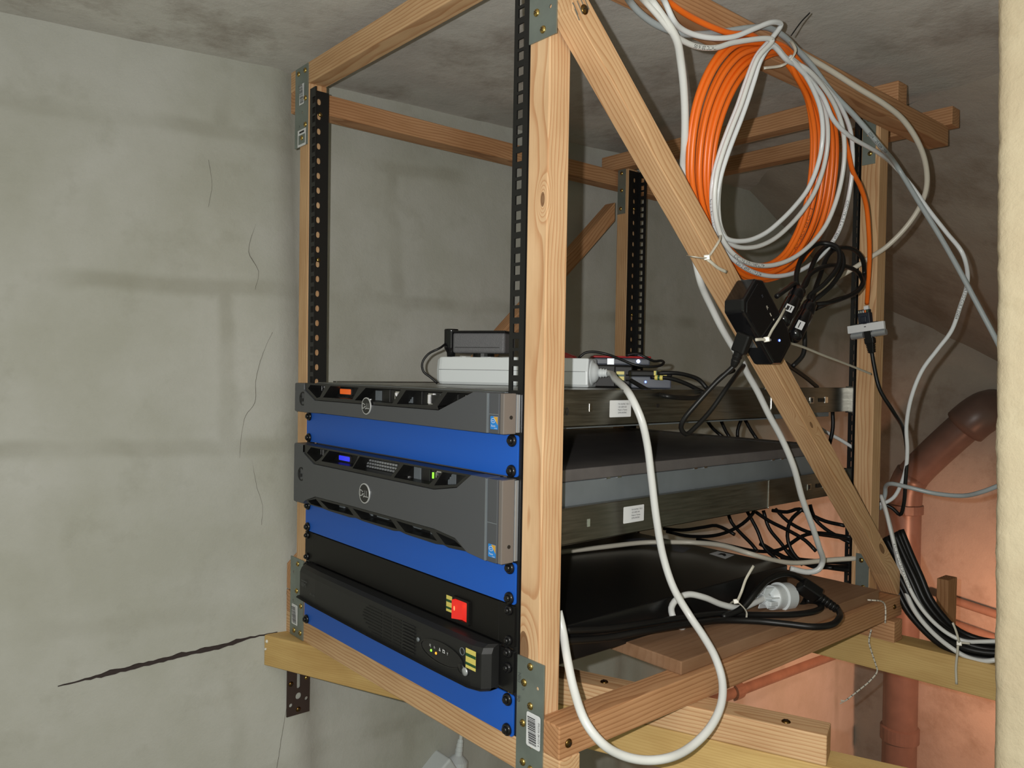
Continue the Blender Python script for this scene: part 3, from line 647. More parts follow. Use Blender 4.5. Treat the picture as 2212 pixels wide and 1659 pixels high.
def badge(parent, x, z, y):
    m = front(y)
    decal('badge', parent, m, [('poly', rrect(x, x+12.5, z, z+13.5, 0.8), 0), ('poly', [(x+5, z+13.2), (x+12.2, z+13.2), (x+12.2, z+4.5)], 1), ('poly', ell(x+4.8, z+9.0, 3.6, 2.6, 18), 2), ('poly', ell(x+4.8, z+9.0, 3.1, 2.1, 18), 0), ('text', 'intel', x+2.3, z+8.3, 2.4, 2), ('text', 'Xeon', x+1.8, z+2.6, 3.2, 2), ('text', 'inside', x+7.4, z+0.7, 1.9, 2)], ['badge_b', 'badge_g', 'label'])
def lock(parent, x, z, y):
    MB().plate(ell(x, z, 10, 10, 32), [ell(x, z, 8.4, 8.4, 32)], 0, 0.5, front(y)).build('lock_ring', 'dark', parent)
    MB().box(x-5.2, x-3.8, y-0.8, y+1, z-6, z+7).box(x-7, x-3, y-0.8, y+1, z+2.4, z+3.6).box(x-1, x+2.6, y-0.8, y+1, z-4, z+0.5).build('lock_slot', 'dark', parent)
def bezel(t, z0, z1, wins, face, frm, extra=()):
    yb, yf = -4.5, -24.0
    b = MB().plate(face, [], yf*-1-20.5, 24.0, front(0)).build('bezel', 'bezel', t, bevel=0.7)
    MB().plate(frm, wins, 4.5, 22.6, front(0)).build('bezel_frame', 'frame', t)
    mb = MB().box(-241, -206, -22.5, -0.5, z0+0.8, z1-0.6).build('bezel_end_cap', 'bezel', t, bevel=2.2)
    MB().box(218.3, 234.6, -23.0, -2, z0+0.8, z1-0.8).build('bezel_latch', 'bezel', t, bevel=0.9)
    MB().box(235.2, 241.2, -22.0, -5, z0+0.8, z1-0.8).build('bezel_end_cap', 'bezel_end', t, bevel=0.9)
    MB().box(216.2, 218.0, -24.3, -20, z0+1.2, z1-1.2).box(219.2, 234, -23.3, -22.8, z0+(z1-z0)*0.47, z0+(z1-z0)*0.47+0.8).build('bezel_groove', 'chrome' if False else 'steel_grey', t)
    MB().box(236, 242.0, -4.8, -0.3, z0+2, z1-2).build('ear', 'silver', t, bevel=0.4)
    MB().lathe([(2.0, 0), (2.0, 0.5)], frame((241.2, -12, z0+18), (0, 1, 0), (1, 0, 0)), 14).build('latch_hole', 'recess', t)
def carrier(t, x0, x1, z0, z1, y):
    c = MB().box(x0, x1, y, y+8, z0, z1).build('drive_carrier', 'frame', t, bevel=0.8)
    mb = MB(); w_ = x1-x0
    for i in range(5): mb.box(x0+w_*0.52+i*3.2, x0+w_*0.52+i*3.2+1.4, y-1.0, y+0.2, z0+2.5, z1-2.5)
    mb.build('carrier_grille', 'steel_grey', c)
    mb = MB(); a = x0+w_*0.18
    mb.box(a, a+1.6, y-2.2, y, z0+2, z1-2).box(a, a+11, y-2.2, y, z1-3.6, z1-2).box(a, a+11, y-2.2, y, z0+2, z0+3.6)
    mb.build('carrier_handle', 'chrome', c)
def rail_side(t, sx, z0, z1, y0, y1, ysplit, zr):
    x = sx*228
    r = MB().box(min(sx*224, x), max(sx*224, x), y0, ysplit, z0, z1).box(min(sx*218, x), max(sx*218, x), y0, ysplit, z1-1.4, z1).box(min(sx*218, x), max(sx*218, x), y0, ysplit, z0, z0+1.4).build('slide_rail', 'steel', t, bevel=0.5)
    MB().box(min(sx*221, sx*225.5), max(sx*221, sx*225.5), ysplit-14, y1, z0+zr+1, z1+zr-1).build('slide_rail_inner', 'steel', t, bevel=0.4)
    MB().box(min(sx*224, sx*228.6), max(sx*224, sx*228.6), ysplit-1.2, ysplit, z0+0.5, z1-0.5).build('rail_edge', 'chrome', t)
    if sx > 0:
        zm = (z0+z1)/2+zr; 
        for y, w_ in ((ysplit+92, 7), (ysplit+112, 12), (ysplit+158, 10)):
            if y+w_ < y1-8: MB().box(225.4, 226.6, y, y+w_, zm-5, zm+5).build('rail_stop', 'chrome', t, bevel=0.5)
        mb = MB()
        for y, w_ in ((ysplit+94, 2.5), (ysplit+115, 5), (ysplit+140, 16)):
            if y+w_ < y1-8: mb.box(226.3, 226.9, y, y+w_, zm-3, zm+3)
        mb.build('rail_slot', 'recess', t)
        MB().box(221.5, 240, y1-7, y1-4.5, z0+zr-1, z1+zr+1).build('rail_bracket', 'steel', t)
        MB().box(227.6, 228.5, 117, 121.5, (z0+z1)/2-4, (z0+z1)/2+5).build('rail_tab', 'chrome', t)
        MB().lathe([(2.6, 0), (2.6, 0.4)], frame((228, 240, (z0+z1)/2+1), (0, 1, 0), (1, 0, 0)), 14).build('rail_hole', 'recess', t)
def rlabel(t, y0, z0):
    m = frame((228.15, 0, 0), (0, 1, 0), (1, 0, 0)); r = random.Random(4); it = [('poly', rrect(y0, y0+38, z0, z0+20, 1.2), 0)]
    for i, s_ in enumerate(('TW 0N700C 70511', '13D 0389 A00', 'Made in Taiwan', 'DP/N 0N700C')): it.append(('text', s_, y0+14.5, z0+14.5-i*3.4, 2.7, 1, 0.95))
    return decal('label', t, m, it, ['label', 'ink'])
# thin server (1U)
s1 = thing('rack_server', 'thin grey fronted server with an orange display, topmost of the stacked units', 'server', (0, 345, 311.2))
z0, z1 = 311.6, 355.2
MB().box(-217, 217, 0, 690, z0+1, z1).build('chassis', 'steel_grey', s1, bevel=1.0)
MB().box(-216, 216, 2, 690, z1-0.2, z1+0.8).build('lid', 'steel', s1)
MB().box(-216, 216, -3.2, 0.2, z0+1.5, z1-0.6).build('front_panel', 'dark', s1)
W1 = [[(-189.6, 353.3), (-144.1, 353.2), (-159.7, 336.2), (-169.5, 334.7), (-196.7, 347.3)], [(-129, 352.7), (-51.9, 352.8), (-68, 336.5), (-150.4, 336.1)], [(-34.2, 353), (48.7, 353.5), (29.8, 335.4), (-61.9, 335.7)], [(60.1, 352.4), (135.3, 353.4), (114.4, 337), (40.2, 335.1)], [(144.1, 353.3), (184, 353.6), (158.4, 340.2), (125.8, 336.2)]]
W1 = [[(x, min(z, 352.6)) for x, z in q] for q in W1]
FR1 = [(-206, 354.8), (-205, 346), (-173, 331.6), (128, 332.4), (192, 354.6)]
FA1 = [(-207, 354.8), (-206.2, 345.2), (-173.5, 330.9), (128.4, 331.7), (193, 354.8), (216, 354.8), (216, z0+0.8), (150, z0+0.9), (-150, z0+2.2), (-207, z0+0.8)]
bezel(s1, z0, z1, W1, FA1, FR1)
lock(s1, -213, 332, -22.7)
logo(s1, -27.5, 329.7, -24.2, 11.0, 0); badge(s1, 221.5, 317, -23.2)
MB().plate(rrect(-137, -101, 340, 350, 1.5), [], 3.3, 5.2, front(0)).build('display_frame', 'frame', s1)
MB().plate(rrect(-133.5, -103.5, 341.5, 348.6, 1.2), [], 5.0, 5.6, front(0)).build('display', 'lcd_o', s1)
decal('lettering', s1, front(-5.3), [('text', 'PowerEdge R610', -137, 335.5, 3.8, 0)], ['print'])
MB().plate(ell(-206, 345, 3.0, 3.0, 20), [ell(-206, 345, 2.3, 2.3, 20)], 3.2, 4.4, front(0)).build('power_button', 'led_green', s1)
MB().box(-196, -192, -4.6, -3, 338, 351).box(-188, -184, -4.6, -3, 338, 351).build('port', 'chrome', s1)
for i in range(4): carrier(s1, -72+i*72, -72+i*72+69, 334, 351.5, -6)
mb = MB()
for i in range(30):
    for (a, b) in ((-120, -40), (-20, 60), (80, 150)):
        x = a+(b-a)*i/30; mb.box(x, x+1.7, 20, 26, z1+0.7, z1+0.95)
mb.build('lid_vents', 'dark', s1)
rail_side(s1, 1, 315.8, 357.2, 34, 742, 500, 3.6); rail_side(s1, -1, 315.8, 357.2, 34, 742, 500, 3.6); rlabel(s1, 151, 325)
decal('lettering', s1, frame((228.3, 0, 0), (0, 1, 0), (1, 0, 0)), [('text', 'R610', 62, 329, 13, 0, 0.8)], ['ink'])
# thick server (2U)
s2 = thing('rack_server', 'thick grey fronted server with a blue display, between two blue panels', 'server', (0, 345, 178))
z0, z1 = 178.2, 266.2
MB().box(-217, 217, 0, 690, z0+4, z1-14.4).build('chassis', 'steel_grey', s2, bevel=1.0)
MB().box(-218.2, 218.2, 4, 690, z1-13.9, z1).build('lid', 'steel_lid', s2, bevel=1.2)
mb = MB()
for y in (158, 178, 330, 352, 520, 545): mb.box(217.2, 218.9, y, y+7, z1-15.2, z1-13.2)
mb.build('lid_tabs', 'chrome', s2)
MB().box(-200, 206, 648, 686, z1-0.2, z1+0.5).build('lid_vent', plain('perforated_steel', srgb(92, 90, 90), 0.5, 0.5, grain=2.0, gscale=420), s2)
MB().box(-216, 216, -3.2, 0.2, z0+1.5, z1-0.6).build('front_panel', 'dark', s2)
W2 = [[(-185.3, 263.6), (-134.8, 263.6), (-160, 248.1), (-170.4, 244.4), (-197.7, 254.4)], [(-129.7, 263.6), (-49.4, 263.6), (-65.5, 247.8), (-153, 246.8)], [(-46.4, 263.4), (48.6, 263.4), (29.7, 246), (-65.3, 246)], [(57.5, 263.4), (136.6, 263.4), (111.2, 246), (36.2, 245.4)], [(137.8, 263), (180.4, 263.4), (163, 251.8), (121.5, 246)]]
W2b = [[(-192.3, 186.2), (-167.6, 191.6), (-147.1, 182.6), (-182.9, 182.6)], [(-155.5, 191.6), (-75.4, 192.9), (-60.1, 184.4), (-129.9, 183)], [(-62.9, 193.4), (31.7, 193), (45.3, 184), (-40.3, 183)], [(42.9, 193.7), (114.6, 192.8), (128.7, 184.2), (63.4, 183.4)], [(126.1, 193.8), (161.9, 190.5), (176, 185.4), (144.6, 183)]]
FR2 = [(-206, 265.8), (-206, 254), (-173.4, 241.2), (122, 242.2), (165, 249.6), (190, 265.6)]
FA2 = [(-207, 265.8), (-207, 253.4), (-174, 240.5), (122.2, 241.5), (165.5, 249), (191, 265.8), (216, 265.8), (216, z0+0.8), (186, z0+3.6), (164, 193.4), (124, 197.2), (-60, 196.4), (-168, 195), (-199, 185.6), (-207, z0+2)]
bezel(s2, z0, z1, W2, FA2, FR2)
MB().plate([(-199, 185.2), (-168, 194.4), (-60, 195.8), (124, 196.6), (163.4, 192.8), (185, 182.6), (150, 180.6), (140, 182), (126, 180.4), (64, 181), (50, 182.4), (36, 180.6), (-38, 181), (-56, 182.2), (-70, 180.6), (-128, 180.6), (-148, 181.6), (-186, 181)], W2b, 4.5, 22.6, front(0)).build('bezel_frame', 'frame', s2)
lock(s2, -215, 222, -22.7); logo(s2, -29, 217.8, -24.2, 13.0); badge(s2, 221.5, 184.5, -23.2)
MB().plate(rrect(-137, -101, 247, 257.5, 1.5), [], 3.3, 5.2, front(0)).build('display_frame', 'frame', s2)
MB().plate(rrect(-134, -104, 249.6, 256.0, 1.2), [], 5.0, 5.6, front(0)).build('display', 'lcd_b', s2)
decal('lettering', s2, front(-5.3), [('text', 'PowerEdge R710', -137, 243.6, 3.8, 0)], ['label'])
MB().plate(ell(-206, 253, 3.0, 3.4, 20), [ell(-206, 253, 2.3, 2.7, 20)], 3.2, 4.4, front(0)).build('power_button', 'led_green', s2)
MB().box(-196, -192, -4.6, -3, 246, 259).box(-188, -185, -4.6, -3, 248, 259).build('port', 'chrome', s2)
MB().plate([(-92, 244), (-66, 244), (-66, 261), (-80, 261)], [], 3.3, 6, front(0)).build('cover_tab', 'grey_dev', s2, bevel=0.6)
mb = MB()
for i in range(12):
    for j in range(5): mb.box(-60+i*6.4, -57.4+i*6.4, -4.8, -3, 243+j*4.1, 245.6+j*4.1)
mb.build('front_grille', 'silver', s2)
for i in range(3): carrier(s2, 22+i*70, 22+i*70+66, 243, 262, -6)
for i in range(2): MB().box(25+i*70, 27+i*70, -7.2, -5.5, 250, 257).build('indicator', 'led_green', s2)
mb = MB()
for i in range(5): mb.box(-176+i*74, -150+i*74, -7, -3, 186, 189).box(-130+i*74, -118+i*74, -6, -3, 184, 190)
mb.build('lower_carrier_edge', 'steel_grey', s2)
mb = MB()
for i in range(4): mb.box(236.5, 241.6, -4.9, -1, z0+44+i*11, z0+49+i*11)
mb.build('ear_tabs', 'silver', s2)
rail_side(s2, 1, 183.4, 224.6, 34, 742, 498, 0.5); rail_side(s2, -1, 183.4, 224.6, 34, 742, 498, 0.5); rlabel(s2, 179, 196.5)

# cable runs, millimetres
D = {
'orange': [[324.0,114.8,773.1],[315.4,132.8,775.7],[313.3,158.2,773.3],[312.6,185.4,772.3],[315.7,216.8,770.8],[318.0,247.6,772.7],[322.0,280.4,779.7],[317.0,304.8,781.0],[314.0,257.8,767.7],[308.9,231.7,743.1],[303.2,217.2,716.0],[297.5,210.5,688.6],[292.0,210.1,662.0],[286.4,214.2,635.1],[281.1,222.3,609.2],[276.0,238.4,584.3],[271.3,264.0,561.1],[266.7,296.1,538.5],[262.6,333.7,518.4],[260.0,384.1,505.1],[261.1,440.5,510.5],[265.0,488.3,529.8],[270.7,522.2,558.0],[277.5,543.3,591.2],[284.2,549.9,624.1],[291.1,547.3,657.6],[297.8,538.7,690.1],[303.9,522.8,719.4],[309.0,494.3,743.9],[313.1,456.5,763.1],[316.1,414.2,776.7],[321.4,352.3,786.8],[319.6,303.4,776.8],[316.9,258.7,762.1],[312.4,233.3,738.0],[307.3,218.8,711.5],[302.2,211.4,684.8],[297.2,210.2,658.8],[292.1,213.4,632.7],[287.2,220.6,607.4],[282.4,235.1,583.0],[278.0,258.6,560.2],[273.7,289.0,538.3],[269.8,325.4,518.9],[267.3,374.2,506.2],[268.3,428.4,511.7],[272.1,473.3,530.8],[277.6,504.1,558.6],[283.8,522.9,590.5],[290.0,528.8,622.3],[296.3,526.4,654.5],[302.3,518.7,685.6],[307.8,504.5,714.1],[312.4,479.0,738.1],[316.0,445.3,757.4],[318.6,406.2,771.5],[314.9,364.1,789.7],[312.7,317.3,778.9],[309.3,276.1,762.8],[304.5,252.9,739.1],[299.2,240.0,713.4],[294.0,233.7,687.5],[288.9,232.9,662.6],[283.8,236.0,637.5],[278.8,242.5,613.0],[274.0,254.9,589.4],[269.6,275.4,567.2],[265.2,302.9,545.6],[261.4,336.9,526.6],[258.9,383.6,514.0],[259.9,435.6,518.9],[263.6,478.0,537.5],[269.0,506.9,564.3],[275.1,524.7,594.6],[281.3,531.4,625.2],[287.6,530.2,656.3],[293.8,523.6,686.6],[299.5,510.5,714.7],[304.4,486.6,738.8],[308.5,454.6,758.5],[311.5,415.7,773.3],[322.4,352.5,782.1],[320.3,308.2,771.4],[316.9,269.9,754.7],[312.3,247.4,731.9],[307.4,234.1,707.1],[302.3,226.9,681.9],[297.4,225.2,657.5],[292.5,227.8,632.9],[287.6,234.1,608.5],[282.9,246.4,585.0],[278.5,266.5,563.1],[274.3,294.3,542.0],[270.6,328.8,523.7],[268.3,375.3,512.1],[269.4,425.9,517.7],[273.3,465.0,536.9],[278.7,489.4,564.1],[284.6,502.8,593.6],[290.6,506.2,623.4],[296.5,502.8,653.1],[302.3,495.1,681.6],[307.6,482.6,708.2],[312.1,461.3,731.0],[316.0,433.6,750.0],[318.9,398.4,764.7],[316.0,364.3,784.9],[313.9,321.0,773.2],[310.4,285.0,754.7],[306.1,263.7,731.9],[301.4,250.9,707.3],[296.6,244.1,682.5],[292.0,242.4,658.6],[287.4,245.1,634.7],[282.8,251.3,610.9],[278.3,262.2,588.1],[274.1,280.0,566.8],[270.1,305.5,546.5],[266.7,338.1,529.1],[264.5,382.2,518.2],[265.7,429.8,524.0],[269.4,465.0,543.2],[274.7,486.0,569.8],[280.2,497.1,597.9],[285.7,500.4,626.4],[291.2,498.0,654.7],[296.5,492.1,682.1],[301.5,481.8,708.0],[305.8,463.8,730.7],[309.5,439.7,750.2],[312.4,406.6,765.9],[320.9,357.2,779.3],[318.2,317.0,767.6],[314.1,285.1,748.4],[309.5,265.9,726.6],[304.5,254.1,703.3],[299.5,247.8,679.5],[294.7,246.2,656.6],[289.9,248.9,633.6],[285.1,254.9,610.4],[280.5,265.0,588.1],[276.2,281.5,567.3],[272.2,306.0,547.5],[268.8,337.9,530.7],[266.7,380.9,520.4],[267.9,426.5,526.3],[271.9,458.6,545.5],[277.2,476.0,571.8],[282.8,484.0,598.8],[288.4,485.4,626.1],[294.0,481.7,653.0],[299.4,475.1,678.8],[304.5,465.1,703.3],[309.2,448.7,725.1],[313.3,427.3,744.3],[316.7,395.8,759.9],[317.1,364.4,780.4],[314.2,326.5,768.0],[309.7,298.0,747.7],[305.1,280.7,726.5],[300.3,270.0,704.2],[295.4,263.7,681.5],[290.7,261.4,659.7],[286.0,262.8,637.7],[281.3,266.9,615.2],[276.7,274.2,593.2],[272.4,287.4,572.4],[268.3,309.4,552.5],[264.8,340.0,535.5],[262.7,382.2,524.7],[263.7,427.5,529.7],[267.5,459.2,548.1],[272.8,476.4,573.7],[278.2,484.6,599.5],[283.8,486.8,626.4],[289.3,483.7,652.8],[294.7,477.3,678.2],[300.0,467.2,702.7],[304.8,452.7,725.2],[309.3,433.0,745.3],[313.0,401.8,761.9],[315.6,372.7,773.1],[319.4,485.1,739.7],[318.0,529.0,695.6],[313.1,556.4,669.3],[309.9,586.1,653.8],[305.8,614.6,631.2],[299.1,639.7,592.3],[290.2,662.2,558.1],[279.4,682.5,520.9],[268.6,703.0,494.1]],
'white_a': [[334.0,95.5,763.5],[327.3,113.3,765.5],[323.1,133.7,753.3],[317.8,153.1,751.4],[317.0,177.6,751.7],[321.7,208.8,755.1],[326.9,240.7,764.3],[332.4,273.1,781.2],[336.3,303.6,796.4],[334.0,326.6,801.1],[332.4,310.9,781.7],[327.0,286.3,754.1],[321.1,275.2,723.8],[315.2,267.5,694.2],[309.4,257.3,664.6],[303.5,249.3,634.8],[297.8,246.4,605.8],[292.2,253.9,577.5],[286.7,272.6,549.9],[282.0,307.8,526.0],[279.2,359.6,512.0],[279.0,420.7,511.0],[281.8,479.4,525.0],[287.0,526.2,551.1],[293.7,555.9,584.9],[300.8,564.0,620.7],[307.9,562.6,656.4],[314.5,552.4,689.8],[320.5,531.5,720.3],[325.1,492.2,744.0],[327.9,443.1,758.3],[329.3,395.3,765.9],[333.6,342.3,762.8],[334.7,306.0,769.2],[330.7,290.0,750.2],[325.7,284.5,725.6],[321.0,279.6,702.8],[316.2,273.4,679.5],[311.4,265.8,656.1],[306.6,259.1,632.8],[302.1,255.0,610.3],[297.4,255.7,587.3],[292.5,263.7,563.1],[289.0,286.3,545.4],[289.1,329.0,546.2],[291.9,368.7,560.1],[295.9,398.9,579.9],[300.6,426.0,602.8],[305.6,448.2,627.4],[310.9,459.3,653.8],[316.2,461.7,679.7],[321.3,455.1,704.2],[325.8,439.9,726.3],[329.6,414.4,744.6],[332.5,383.5,758.5],[334.2,347.4,766.2],[330.2,433.5,743.3],[329.0,467.5,719.3],[330.0,504.3,707.1],[328.4,604.5,700.3],[314.2,690.0,698.4],[336.8,691.8,668.1],[361.0,695.2,629.0],[386.0,699.7,591.5],[407.4,700.0,560.8],[407.2,723.4,532.9],[400.6,739.7,514.4],[389.2,750.1,488.1],[374.7,756.5,450.4],[355.1,757.3,422.3],[333.8,755.9,389.8],[316.7,759.2,345.5],[306.1,770.0,300.3],[303.9,780.7,262.3],[299.2,788.6,231.2],[290.0,791.2,199.6],[279.0,791.9,179.0],[266.1,790.7,168.8],[253.4,790.0,164.0]],
'white_b': [[330.0,68.7,756.2],[323.3,85.6,758.1],[323.0,109.7,749.2],[323.1,134.2,738.0],[321.3,156.8,736.5],[321.8,182.1,737.6],[324.7,210.4,744.1],[328.0,239.2,756.9],[338.3,301.2,774.0],[333.8,279.0,748.9],[328.5,269.3,720.3],[323.5,262.2,692.9],[318.4,252.6,665.5],[313.2,244.2,637.9],[308.2,239.3,610.9],[303.2,242.5,584.7],[298.2,254.9,558.9],[293.6,280.8,535.3],[290.7,322.7,520.3],[290.5,377.3,519.6],[293.2,429.8,533.0],[297.7,471.8,556.5],[303.5,501.9,586.4],[309.6,515.7,618.4],[315.9,519.5,651.1],[321.8,514.2,682.3],[327.1,498.4,711.2],[331.5,468.2,735.1],[334.4,428.3,752.0],[335.9,385.0,762.2],[329.5,350.0,767.4],[330.7,312.4,774.3],[326.3,294.4,753.4],[320.9,287.8,727.3],[315.8,282.6,702.8],[310.7,276.0,677.9],[305.6,269.0,653.0],[300.5,263.9,628.4],[295.7,262.8,604.8],[290.9,267.6,581.1],[286.1,280.9,557.2],[282.7,308.9,540.6],[282.9,354.6,541.6],[285.8,397.0,555.9],[290.1,429.2,577.2],[295.2,456.1,602.3],[300.6,475.3,628.9],[306.3,484.1,656.8],[311.9,484.5,684.1],[317.2,475.8,709.6],[321.9,457.8,732.5],[325.9,429.8,751.3],[328.7,394.5,764.7],[330.2,354.6,770.9]],
'grey': [[320.0,62.4,757.7],[307.9,80.6,761.7],[302.2,105.9,757.9],[301.0,136.6,754.3],[304.6,172.9,755.0],[306.6,207.6,764.1],[310.2,244.4,776.4],[318.1,286.0,790.4],[320.0,320.6,800.0],[319.9,357.3,799.9],[316.9,390.5,795.5],[318.4,428.6,782.8],[323.2,470.4,759.3],[334.1,519.2,732.5],[345.0,568.0,702.1],[320.6,680.0,696.8],[350.7,687.4,639.6],[379.1,693.0,586.7],[404.7,695.3,537.2],[429.8,697.1,485.8],[454.3,698.3,435.8],[470.4,690.0,406.4]],
'cream': [[314.0,399.0,795.4],[312.2,428.8,795.7],[319.8,469.4,788.4],[334.5,518.0,773.1],[350.1,567.8,757.6],[358.1,608.6,743.6],[363.5,646.2,719.3],[362.8,676.6,693.8],[356.1,700.0,666.2],[344.1,711.6,642.2],[323.7,713.2,612.1],[295.8,706.2,581.6],[271.8,704.0,567.1],[250.0,688.3,548.5],[228.0,672.3,531.1],[208.2,658.9,513.6],[192.9,650.9,502.0],[175.2,640.0,485.7]],
'mains': [[326.0,86.8,763.4],[322.4,98.1,762.3],[323.1,114.1,752.0],[324.0,130.4,741.2],[322.0,143.2,733.2],[313.0,161.7,718.9],[303.8,179.8,697.0],[293.6,196.5,670.5],[282.1,211.7,642.6],[270.0,226.4,622.0],[267.3,238.9,588.0],[265.6,252.1,539.8],[266.0,267.9,495.6],[261.0,284.8,480.8],[258.2,304.1,463.7],[258.0,326.2,439.6],[257.5,348.2,419.6],[258.9,372.3,397.2],[256.0,391.6,380.2],[257.2,415.3,355.9],[260.4,441.3,322.0],[263.9,467.6,290.4],[268.0,494.4,248.8],[264.7,526.4,199.9],[262.0,559.4,158.7],[257.9,590.6,120.1],[250.0,617.9,92.2],[244.9,615.3,79.3],[233.6,605.6,74.2],[214.0,586.5,78.9]],
'stripcord': [[94.0,245.4,377.6],[108.0,256.4,378.6],[180.0,214.4,368.9],[240.0,174.1,350.7],[256.0,175.2,324.2],[257.6,185.1,294.1],[258.0,193.3,255.4],[259.5,202.5,205.2],[262.0,213.0,160.1],[274.0,219.2,122.7],[290.0,230.2,91.4],[312.0,227.7,73.0],[334.0,219.6,56.8],[350.0,210.5,37.6],[362.0,192.0,20.5],[368.0,164.7,5.0],[367.5,129.8,-7.0],[366.0,94.1,-7.6],[356.2,70.1,-5.8],[346.6,46.5,3.2],[340.0,26.6,18.1],[326.0,18.1,35.9],[300.0,27.6,57.0],[280.0,36.8,82.1],[262.0,47.9,101.6],[254.0,48.2,121.8]],
'upscable': [[-38.4,330.6,92.0],[-22.3,413.8,92.0],[1.4,490.1,94.0],[30.3,514.8,96.7],[64.0,545.2,98.0],[115.8,548.4,102.2],[166.1,549.7,98.0],[184.4,600.0,82.7],[195.9,636.2,76.7],[222.3,690.0,78.7],[253.8,720.0,83.5]],
'plugcord': [[226.0,302.7,44.8],[232.0,275.0,65.6],[224.5,279.6,75.4],[223.6,292.0,85.0],[228.0,310.4,88.9],[236.0,332.7,83.2],[241.7,366.7,68.6],[247.8,401.3,59.4],[250.0,431.7,61.5],[252.0,463.4,65.5]],
'black_a': [[224.0,89.7,84.7],[226.0,155.5,74.2],[232.0,224.7,68.9],[238.0,291.1,64.6],[242.3,366.3,57.0],[257.8,408.5,51.0],[287.4,452.5,50.0],[302.5,493.0,50.0],[298.9,523.8,50.0],[284.7,538.4,52.0],[277.0,522.6,55.0]],
'black_b': [[224.0,87.1,73.2],[228.0,153.6,64.1],[238.0,208.9,63.3],[246.0,280.7,59.7],[248.7,357.1,51.0],[279.7,396.3,50.0],[308.9,415.6,50.0],[337.6,434.4,50.0],[348.7,459.3,51.0],[345.5,484.3,54.0],[312.0,547.9,44.8],[300.0,552.2,49.1]],
'black_c': [[246.0,361.0,53.9],[255.6,389.3,61.6],[262.0,414.2,81.4],[259.0,450.8,92.7],[262.0,494.1,95.1],[266.1,528.0,81.9],[262.0,552.1,58.0],[264.7,536.1,43.6],[256.0,506.9,36.1],[230.0,476.4,32.0]],
'hdmi': [[330.0,278.7,411.5],[317.0,268.8,388.3],[301.0,255.3,367.1],[285.0,241.8,342.4],[272.5,234.8,323.6],[267.0,236.1,312.6],[268.0,245.0,304.5],[271.4,261.3,314.3],[277.3,280.9,332.9],[285.0,302.7,361.1],[277.0,342.3,383.5],[262.0,373.3,389.9]],
'coil1': [[310.0,427.7,492.5],[300.0,460.6,503.4],[293.6,483.5,526.2],[289.8,509.5,549.8],[290.0,539.9,563.7],[304.8,543.6,554.0],[311.7,537.7,533.2],[307.7,519.0,507.8],[300.0,496.0,488.5],[291.1,485.3,478.6]],
'coil2': [[310.0,426.6,490.6],[306.0,425.1,499.9],[295.9,444.3,522.2],[291.9,470.7,547.3],[296.0,506.3,563.7],[314.8,513.3,556.7],[321.8,506.0,532.3],[314.9,482.4,504.1],[306.0,456.7,483.9],[312.0,452.2,476.4]],
'coil3': [[308.0,432.6,489.4],[302.0,463.8,514.2],[300.0,500.5,528.6],[298.1,546.9,536.6],[296.8,593.7,536.7],[290.0,634.0,530.7],[302.9,616.5,516.5],[307.0,588.7,501.7],[304.4,553.1,489.2],[300.0,515.6,480.2],[288.7,502.3,478.0]],
'coil4': [[312.0,452.1,477.0],[296.0,502.2,514.9],[292.0,534.0,551.0],[290.0,570.9,565.3],[294.5,604.0,565.2],[294.3,631.2,554.4],[288.0,651.3,536.0],[299.4,621.1,515.0],[305.5,584.8,498.1],[300.0,535.1,484.8],[283.2,515.2,472.6]],
'coil5': [[322.0,350.8,476.3],[315.5,385.2,488.7],[308.0,418.2,498.0],[310.0,427.7,492.5]],
'coil6': [[268.0,485.6,390.6],[275.9,499.6,408.5],[275.0,503.6,438.1],[287.9,472.2,455.6],[300.0,439.2,447.1]],
'coil7': [[262.0,468.7,398.0],[246.4,523.2,389.0],[234.5,581.9,375.8],[222.2,640.0,360.7]],
'tie_tail': [[341.0,299.2,420.3],[321.1,367.6,421.1],[305.3,440.6,417.3],[295.7,520.7,407.0],[288.4,603.5,396.2],[284.4,690.0,382.6]],
'tie_box': [[339.0,278.8,419.0],[340.0,289.9,420.0],[341.0,299.2,420.3],[340.0,312.4,431.9],[339.0,329.9,446.8],[330.0,357.2,461.3]],
'tie_brace': [[276.0,228.9,518.3],[309.5,198.2,510.1],[310.0,221.1,511.9],[310.0,234.1,523.0],[309.5,244.4,533.9],[280.0,289.1,554.0]],
'tie_brace_tail': [[311.0,220.6,509.7],[313.0,226.9,505.9],[313.0,237.9,501.6],[313.0,256.4,498.0]],
'tie_top': [[310.0,329.5,756.5],[322.0,351.4,762.3],[336.0,346.6,764.4],[338.0,353.4,775.2],[330.0,360.2,789.1],[312.0,377.5,804.7]],
'tie_top_tail': [[334.0,349.8,794.6],[338.0,364.7,814.1],[340.0,381.4,829.9]],
'tie_ups': [[236.0,391.4,62.9],[256.0,377.4,74.5],[262.0,383.7,67.9],[263.0,392.4,57.2],[262.0,391.0,47.8],[250.0,395.5,38.2]],
'tie_ups_tail': [[258.0,377.6,74.9],[264.0,377.6,89.3],[264.4,386.2,104.1],[268.0,398.6,121.6]],
'tie_r': [[426.2,716.0,-7.3],[412.7,714.0,-10.6],[410.6,714.0,-26.2],[408.4,716.0,-46.5],[409.7,716.0,-72.2]],
'tie_r_tail': [[413.4,712.0,-8.6],[410.3,709.0,6.8],[406.4,705.0,20.3]],
'string_a': [[302.0,658.6,37.6],[309.0,668.0,36.8],[310.5,686.6,32.5],[309.5,702.0,23.0],[310.0,703.4,6.9],[309.5,703.6,-4.8]],
